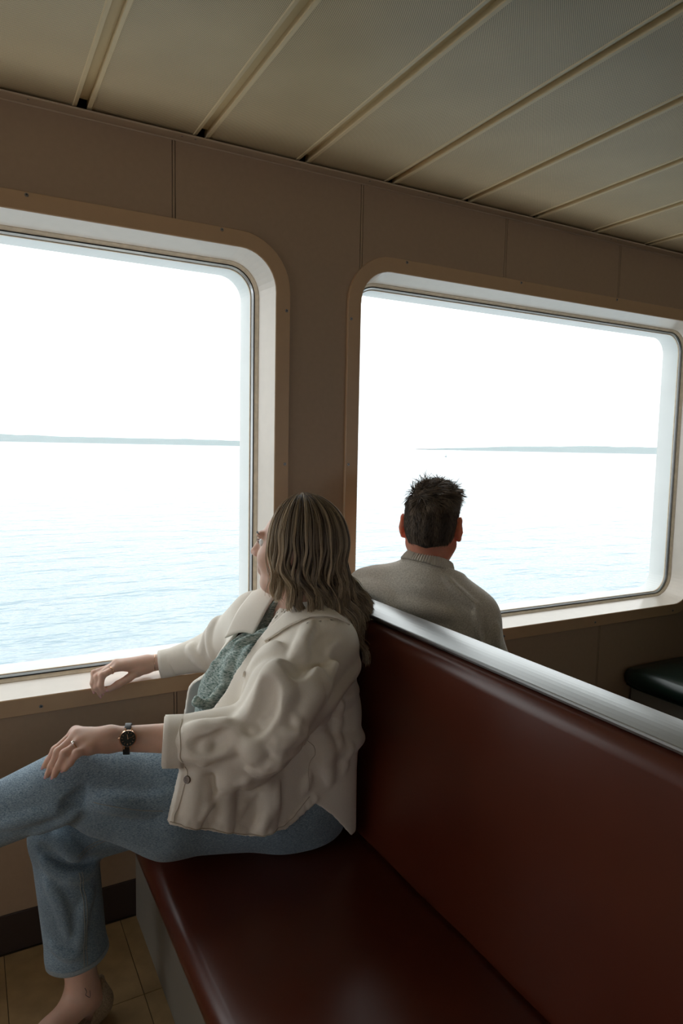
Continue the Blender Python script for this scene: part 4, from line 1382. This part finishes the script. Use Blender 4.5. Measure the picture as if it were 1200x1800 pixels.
# small tattoo line on the ankle
P_, g_ = B.snap(spline([(0.2129, -0.4100, 0.1423), (0.2165, -0.4100, 0.1322), (0.2139, -0.4100, 0.1260), (0.2227, -0.4100, 0.1167), (0.2242, -0.4100, 0.1321)], 16), .0002)
v_, q_ = tube_arrays(P_[None], np.full((1, 16), .0006), 4)
np_mesh('tattoo', v_, q_, M['iris'], body)

# ---------------------------------------------------------------- hair
hcen = HC + HA @ V3((-.012, 0, .020))
HR = V3((.106, .085, .102))
def hair_guides(n, seed, lay):
    r = np.random.default_rng(seed)
    phi = np.radians(r.uniform(64, 300, n))
    clump = np.round(phi * 13 + r.uniform(-.5, .5, n) * .35) / 13
    th0 = np.radians(90 - 78 * np.sqrt(r.uniform(0, 1, n)))
    front = (np.degrees(phi) < 80) | (np.degrees(phi) > 284)
    th0 = np.where(front, np.maximum(th0, np.radians(30)), th0)
    N1, N2 = 14, 24
    off = lay[0] + (lay[1] - lay[0]) * r.uniform(0, 1, n)
    th1 = np.radians(-12)
    # targets for the free ends round the head
    tp = np.radians([64, 76, 90, 115, 140, 165, 190, 230, 270, 300])
    TG = np.array([(0.6509, -0.5000, 1.0729), (0.6662, -0.5300, 1.0553), (0.7020, -0.5600, 1.0361), (0.7626, -0.5750, 0.9942), (0.8359, -0.5550, 0.9231), (0.8953, -0.5050, 0.9171),
                   (0.9322, -0.4700, 0.9687), (0.9623, -0.4200, 0.9667), (.830, -.330, .985), (.700, -.300, 1.020)])
    phc = phi + (clump - phi) * .8
    tg = np.stack([np.interp(phc, tp, TG[:, k]) for k in range(3)], 1)
    def crand(sd):
        return np.sin(clump * 91.7 + sd * 3.1) * np.cos(clump * 47.3 + sd)
    paths = np.zeros((n, N1 + N2, 3))
    f = np.linspace(0, 1, N1)
    for i in range(N1):
        th = th0 + (th1 - th0) * f[i]
        ph = phi + (clump - phi) * .55 * f[i]
        q = np.stack([np.cos(th) * np.cos(ph) * (HR[0] + off), np.cos(th) * np.sin(ph) * (HR[1] + off), np.sin(th) * (HR[2] + off)], 1)
        paths[:, i] = hcen + q @ HA.T
    P0 = paths[:, N1 - 1]; T0 = P0 - paths[:, N1 - 2]; T0 /= np.linalg.norm(T0, axis=1, keepdims=True)
    lng = .04 * crand(5.) + r.uniform(-.012, .012, n)
    P3 = tg + .012 * np.stack([crand(1.), crand(2.), crand(3.)], 1) + r.normal(0, .0035, (n, 3)) + (P0 - hcen) * (off[:, None] * 6)
    P3[:, 2] += lng * np.where(np.degrees(phi) < 100, .35, 1.0)
    L = np.linalg.norm(P3 - P0, axis=1, keepdims=True)
    P1 = P0 + (T0 * .4 + V3((0, 0, -.6))) * L * .55
    P2 = P3 + V3((-.014, 0, .055)) * (L / .15)
    out = (P0 - hcen) * V3((1, 1, 0)); out /= np.linalg.norm(out, axis=1, keepdims=True)
    tan = np.cross(out, V3((0, 0, 1)))
    g = np.linspace(0, 1, N2 + 1)[1:]
    for i, t in enumerate(g):
        paths[:, N1 + i] = (1 - t)**3 * P0 + 3 * (1 - t)**2 * t * P1 + 3 * (1 - t) * t * t * P2 + t**3 * P3
    seg = np.linalg.norm(np.diff(paths, axis=1), axis=2)
    sl = np.concatenate([np.zeros((n, 1)), np.cumsum(seg, 1)], 1); sl -= sl[:, N1 - 1:N1]
    amp = .0090 * np.clip((sl + .060) / .14, 0, 1) * r.uniform(.8, 1.15, n)[:, None]
    phs = (1.6 * np.sin(clump * 2.3) + 1.1 * np.sin(clump * 17.0) + r.normal(0, .18, n))[:, None]
    w = np.sin(phs + sl / .105 * 2 * math.pi)
    w2 = np.cos(phs * 1.2 + sl / .105 * 2 * math.pi)
    paths += tan[:, None] * (amp * w)[..., None] + out[:, None] * (amp * .55 * (w2 + .6))[..., None]
    return paths, phi, clump, r
hair = None
pA, phA, clA, rA = hair_guides(4200, 3, (.000, .016))
shA = .12 + .55 * np.sin(clA * 37.0) ** 4 * rA.uniform(.3, 1, 4200) + rA.normal(0, .10, 4200)
pB, phB, clB, rB = hair_guides(1500, 5, (.014, .021))
dg = np.degrees(phB)
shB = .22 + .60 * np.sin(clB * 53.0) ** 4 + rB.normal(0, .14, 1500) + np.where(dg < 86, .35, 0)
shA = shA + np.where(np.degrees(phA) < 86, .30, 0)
HM = Field()
HM.add(ell_d(hcen + HA @ V3((-.010, 0, .0)), (.094, .083, .098), HA), .02)
for q in ((0.7687, -0.5000, 1.0556), (0.8073, -0.5200, 1.0198), (0.8608, -0.5000, 0.9802), (0.9004, -0.4600, 0.9975)):
    HM.add(cone_d(hcen + HA @ V3((-.05, .02, -.03)), q, .040, .018), .03)
def hm_post(P, d):
    q = (P - HC) @ HA
    face = np.maximum(.030 - q[:, 0] + np.maximum(q[:, 2] - .045, 0) * 1.4, q[:, 2] - .085)
    return np.maximum(d, -face)
HM.post = hm_post
hair = field_obj(HM, 'hair', .005, M['hair_base_w'], woman, it=2)
strands('hair_strands', pA, .00120, .0005, shA, M['hair_w'], hair, 3, .30)
strands('hair_strands', pB, .00090, .0004, shB, M['hair_w'], hair, 3, .30)
finish(woman)

# ==================================================================== the man behind the bench back
man = empty('person', (1.26, -.33, .45))
tag(man, 'short-haired person in oatmeal sweater seen from behind, gazing out the right window', 'person')
MF = V3((.70, .714, 0)); ML = V3((-.714, .70, 0))
MC = V3((1.280, -.272, 1.186))
MA = frame_of((.72, .69, -.04), (-.02, -.04, 1))
ML_SH, MR_SH = V3((1.135, -.118, .960)), V3((1.372, -.388, .905))
ML_EL, MR_EL = V3((1.180, -.085, .700)), V3((1.440, -.470, .670))
ML_WR, MR_WR = V3((1.400, -.090, .640)), V3((1.600, -.320, .600))
MH = Field()
def tor(sc):
    return loft_d([(.46, (1.262, -.345, .46), .125 * sc, .165 * sc), (.62, (1.258, -.340, .62), .118 * sc, .160 * sc), (.80, (1.262, -.320, .80), .122 * sc, .178 * sc),
                   (.90, (1.266, -.300, .90), .112 * sc, .188 * sc), (.97, (1.268, -.285, .97), .088 * sc, .165 * sc), (1.03, (1.268, -.278, 1.03), .062 * sc, .090 * sc)], MF, ML)
MH.add(tor(.92), .02)
MH.add(cone_d((1.262, -.282, .99), (1.272, -.276, 1.13), .062, .058), .05)
MH.add(cone_d((1.255, -.290, 1.10), (1.255, -.292, 1.16), .052, .052), .03)
for sh, el, wr in ((ML_SH, ML_EL, ML_WR), (MR_SH, MR_EL, MR_WR)):
    MH.add(cone_d(sh, el, .050, .042), .05); MH.add(cone_d(el, wr, .042, .028), .02)
MHIPS = (V3((1.250, -.250, .545)), V3((1.270, -.430, .545)))
MKNEE = (V3((1.690, -.200, .500)), V3((1.700, -.480, .500)))
MANK = (V3((1.660, -.190, .085)), V3((1.680, -.490, .085)))
for hp, kn, an in zip(MHIPS, MKNEE, MANK):
    MH.add(cone_d(hp, kn, .085, .060), .04); MH.add(cone_d(kn, an, .058, .040), .02)
    MH.add(cone_d(an + V3((-.03, 0, -.045)), an + V3((.17, .01, -.055)), .032, .026), .03)
manw = add_head(MH, MC, MA, 1.06, True)
for wr, side in ((ML_WR, 1), (MR_WR, -1)):
    fd = V3((.93, .30, -.22)); fd /= np.linalg.norm(fd); sd = V3((-.30, .93, 0))
    H = {'wrist': tuple(wr)}
    for i, (nm, ln) in enumerate((('index', .082), ('middle', .090), ('ring', .084), ('pinky', .066))):
        b0 = wr + fd * .088 + sd * side * (-.028 + .0185 * i)
        H[nm] = [b0, b0 + fd * ln * .45 + V3((0, 0, -.004)), b0 + fd * ln * .75 + V3((0, 0, -.016)), b0 + fd * ln * .95 + V3((0, 0, -.030))]
    b0 = wr + fd * .03 - sd * side * .025
    H['thumb'] = [b0, b0 + fd * .03 - sd * side * .022, b0 + fd * .058 - sd * side * .028, b0 + fd * .080 - sd * side * .026]
    add_hand(MH, H)
mbody = field_obj(MH, 'body', .0035, M['skin_m'], man, it=1)
for sg in (-1, 1):
    bm = bmesh.new(); bmesh.ops.create_uvsphere(bm, u_segments=16, v_segments=10, radius=.0125)
    bm.transform(Matrix.Translation(Vector(manw(.0795, sg * .031, .012))))
    eye = bm_obj('eye', bm, M['eye'], mbody, True)
    disc('iris', manw(.0905, sg * .031, .012), MA @ V3((1, 0, 0)), .0055, .0016, M['iris'], eye)
    tube('eyebrow', [manw(.0955, sg * .014, .031), manw(.0945, sg * .032, .036), manw(.082, sg * .050, .032)], .0032, M['hair_base_m'], mbody, 12, 6, True)

SW = Field()
SW.add(tor(1.04), .03)
for sh, el, wr, in_ in ((ML_SH, ML_EL, ML_WR, V3((.02, -.03, 0))), (MR_SH, MR_EL, MR_WR, V3((-.02, .03, 0)))):
    SW.add(cone_d(sh + in_, el, .068, .062), .06)
    SW.add(cone_d(el, wr, .060, .042), .03)
SW.add(cone_d((1.262, -.284, 1.00), (1.266, -.280, 1.052), .100, .072), .06)
for sh in (ML_SH, MR_SH):
    SW.add(cone_d((1.262, -.284, 1.005), sh + V3((0, 0, .008)), .075, .062), .05)
def sw_post(P, d):
    d = np.maximum(d, .50 - P[:, 2])
    d = np.maximum(d, P[:, 2] - (1.066 - (P - V3((1.266, -.28, 0))) @ (MF * .32 - ML * .20)))     # neck opening dips to the front
    d = np.where(P[:, 2] > 1.0, np.maximum(d, -(d + .008)), d)
    for wr, el in ((ML_WR, ML_EL), (MR_WR, MR_EL)):
        ax = (wr - el) / np.linalg.norm(wr - el)
        t = (P - wr) @ ax
        d = np.maximum(d, -np.maximum(-(t + .015), np.linalg.norm(P - wr, axis=1) - .09))
    return d
SW.post = sw_post
# knit drape: shoulder-blade lines, raglan ridge, folds at the arm
SW.fold([(1.2500, -0.4087, 1.0551), (1.2800, -0.4321, 1.0142), (1.3200, -0.4438, 0.9666)], .008, .020, .35, 'u', 8)
SW.fold([(1.3300, -0.4373, 0.9608), (1.3300, -0.4296, 0.9137), (1.3300, -0.4229, 0.8453)], .006, .018, .3, 'u', 8)
SW.fold([(1.3300, -0.4478, 0.9596), (1.3400, -0.4338, 0.9067), (1.3400, -0.4294, 0.8458)], .007, .016, .05, 's', 8)
SW.fold([(1.1500, -0.2906, 0.9536), (1.2000, -0.3405, 0.9384), (1.2600, -0.4031, 0.9237)], .010, .035, .25, 'u', 8)
SW.fold([(1.1000, -0.1687, 0.9876), (1.1200, -0.2460, 0.9720), (1.1500, -0.2914, 0.9360)], .010, .035, .2, 'u', 8)
SW.fold([(1.3800, -0.4597, 0.9015), (1.3800, -0.4817, 0.8721), (1.3800, -0.5083, 0.8410)], .007, .022, .3, 'u', 7)
sweater = field_obj(SW, 'sweater', .0042, M['knit'], man, it=1)
# ribbed crew collar: a band of upright ribs round the neck
NC = V3((1.266, -.280, 1.070))
nax = V3((MF[0] * .30 - ML[0] * .20, MF[1] * .30 - ML[1] * .20, .93)); nax /= np.linalg.norm(nax)
nu_ = MF - nax * (MF @ nax); nu_ /= np.linalg.norm(nu_); nv_ = np.cross(nax, nu_)
def rib_collar():
    seg, prof = 384, [(-.014, .0020), (-.009, .0055), (.006, .0060), (.017, .0045), (.0200, .0005), (.0185, -.0030), (.004, -.0035), (-.010, -.003)]
    v = []; f = []; n = len(prof)
    for j in range(seg):
        a = 2 * math.pi * j / seg
        rib = .0016 * math.cos(a * 64)
        for t, o in prof:
            r = 1 - t * 6.0
            rr = .0765 * r + o + (rib if o > 0 else 0)
            v.append(tuple(NC + nax * t + nu_ * rr * math.cos(a) + nv_ * rr * math.sin(a)))
    for j in range(seg):
        for k in range(n):
            f.append((j * n + k, j * n + (k + 1) % n, ((j + 1) % seg) * n + (k + 1) % n, ((j + 1) % seg) * n + k))
    bm = bmesh.new(); me = bpy.data.meshes.new('t'); me.from_pydata(v, [], f); bm.from_mesh(me); bpy.data.meshes.remove(me)
    return bm_obj('collar', bm, M['rib'], sweater, True)
rib_collar()
seam(sweater, SW, [(1.2500, -0.3895, 1.0552), (1.2800, -0.4162, 1.0129), (1.3200, -0.4386, 0.9655)], .0016, M['rib'], .0004, 24)

TR = Field()
TR.add(loft_d([(.46, (1.262, -.345, .46), .125, .17), (.56, (1.262, -.342, .56), .122, .168), (.64, (1.258, -.340, .64), .118, .162)], MF, ML), .02)
for hp, kn, an in zip(MHIPS, MKNEE, MANK):
    TR.add(cone_d(hp, kn, .098, .078), .04); TR.add(cone_d(kn, an + V3((0, 0, .02)), .076, .062), .02)
def tr_post(P, d):
    d = np.maximum(d, .070 - P[:, 2])
    return np.maximum(d, np.where(P[:, 0] < 1.48, .4535 - P[:, 2], -1))
TR.post = tr_post
field_obj(TR, 'trousers', .006, M['trouser'], man, it=1)
for an in MANK:
    S_ = Field()
    S_.chain([an + V3((-.045, 0, -.045)), an + V3((.05, .004, -.042)), an + V3((.19, .012, -.055))], [.038, .042, .034], .03)
    S_.post = lambda P, d: np.maximum(d, .004 - P[:, 2])
    field_obj(S_, 'shoe', .006, M['leather'], man, it=1)

# short hair: a cap that fades at the nape, tousled strands on top
mh = MC + MA @ V3((-.012, 0, .024))
HMn = Field()
HMn.add(ell_d(mh, (.106, .081, .098), MA), .02)
HMn.add(ell_d(mh + MA @ V3((-.026, 0, -.045)), (.070, .060, .065), MA), .03)
HMn.add(ell_d(mh + MA @ V3((.02, 0, .046)), (.080, .066, .058), MA), .03)
def hmn_post(P, d):
    q = (P - MC) @ MA
    # keep behind the hairline: forehead, ears and nape stay bare
    face = np.maximum(.012 - q[:, 0] + np.maximum(q[:, 2] - .060, 0) * 2.0, q[:, 2] - .095)
    ears = np.maximum(-.035 - q[:, 0], q[:, 2] - .022)
    nape = q[:, 2] + .072 - np.maximum(-q[:, 0] - .05, 0) * .2 - np.abs(q[:, 1]) * .30
    d = np.maximum(d, -face); d = np.maximum(d, -ears)
    return np.maximum(d, -nape)
HMn.post = hmn_post
mhair = field_obj(HMn, 'hair', .004, M['hair_base_m'], man, it=2)
r4 = np.random.default_rng(11)
nS, NP = 5200, 7
u = r4.uniform(0, 1, nS * 3); ph = r4.uniform(-math.pi, math.pi, nS * 3)
zz = 1 - u * 1.62
dirs = np.stack([np.sqrt(np.maximum(1 - zz * zz, 0)) * np.cos(ph), np.sqrt(np.maximum(1 - zz * zz, 0)) * np.sin(ph), zz], 1)
root = mh + (dirs * V3((.104, .081, .099))) @ MA.T
rt_, g_ = HMn.snap(root, -.001)
q = (rt_ - MC) @ MA
ok = (HMn.ev(rt_ + g_ * .003) < .010) & (q[:, 2] > -.068 + np.abs(q[:, 1]) * .30) & ((q[:, 0] < .012) | (q[:, 2] > .07)) & ((q[:, 0] < -.032) | (q[:, 2] > .026))
rt_, g_, q = rt_[ok][:nS], g_[ok][:nS], q[ok][:nS]
m_ = len(rt_)
topness = np.clip((q[:, 2] - .055) / .05, 0, 1)
length = .015 + .024 * topness + r4.uniform(0, .006, m_)
clumpv = np.sin(q[:, 0] * 190 + np.sin(q[:, 1] * 130) * 1.5)[:, None] * (MA @ V3((0, 1, 0))) + np.sin(q[:, 1] * 170 + 1.0)[:, None] * (MA @ V3((1, 0, 0)))
flow = (-MA[:, 2] * 1.0)[None] * (1 - topness)[:, None] + (MA @ V3((.35, -.65, .25)))[None] * topness[:, None] + clumpv * (.28 + .50 * topness)[:, None] + r4.normal(0, .14, (m_, 3))
flow -= g_ * (np.einsum('ij,ij->i', flow, g_) * (1 - .35 * topness))[:, None]
flow /= np.linalg.norm(flow, axis=1, keepdims=True)
pp = np.zeros((m_, NP, 3))
for i in range(NP):
    t = i / (NP - 1)
    lift = (.22 + .38 * topness) * (t - .58 * t * t)
    pp[:, i] = rt_ + flow * (length * t)[:, None] + g_ * (length * lift * .75 + .0006 + .0015 * t)[:, None]
shm = .22 + .55 * topness * r4.uniform(0, 1, m_) + .18 * clumpv[:, 0] + r4.normal(0, .15, m_)
strands('hair_strands', pp, .00085, .00035, shm, M['hair_m'], mhair)
finish(man)

# far-off boats on the water
def boat(name, label, x, y, ln, mast):
    b = empty(name, (x, y, SEA)); tag(b, label, 'boat')
    hv = [(-.5, 0, 0), (-.42, -.14, .0), (.3, -.15, 0), (.55, 0, 0), (.3, .15, 0), (-.42, .14, 0)]
    v = [(a * ln * .9, c * ln * .8, -.1) for a, c, _ in hv] + [(a * ln, c * ln, ln * (.10 if k not in (3,) else .15)) for k, (a, c, _) in enumerate(hv)]
    f = [(k, (k + 1) % 6, 6 + (k + 1) % 6, 6 + k) for k in range(6)] + [tuple(range(6, 12))]
    mesh_obj('hull', v, f, M['boat'], b)
    box('cabin', -.2 * ln, .12 * ln, -.08 * ln, .08 * ln, .09 * ln, .19 * ln, M['boat'], b)
    if mast:
        box('mast', -.01 * ln, .01 * ln, -.01 * ln, .01 * ln, .1 * ln, 1.25 * ln, M['boat'], b)
        mesh_obj('sail', [(.03 * ln, 0, .2 * ln), (.45 * ln, 0, .22 * ln), (.03 * ln, 0, 1.2 * ln), (.03 * ln, .02, .2 * ln), (.45 * ln, .02, .22 * ln), (.03 * ln, .02, 1.2 * ln)],
                 [(0, 1, 2), (5, 4, 3), (0, 3, 4, 1), (1, 4, 5, 2), (2, 5, 3, 0)], M['sail'], b)
    return b
M['boat'] = mat('grey_hull', (.22, .27, .30), .6)
M['sail'] = mat('grey_sail', (.55, .60, .62), .8)

boat('sailing_boat', 'tiny grey sailing boat on the water right above the short-haired person', 487.8, 634.9, 4.0, True)
boat('motor_boat', 'speck of a boat just right of the sailing boat', 335.5, 415.8, 1.8, False)
boat('motor_boat', 'speck of a boat below the shore at the left window edge', 402.3, 1077.4, 5.5, False)
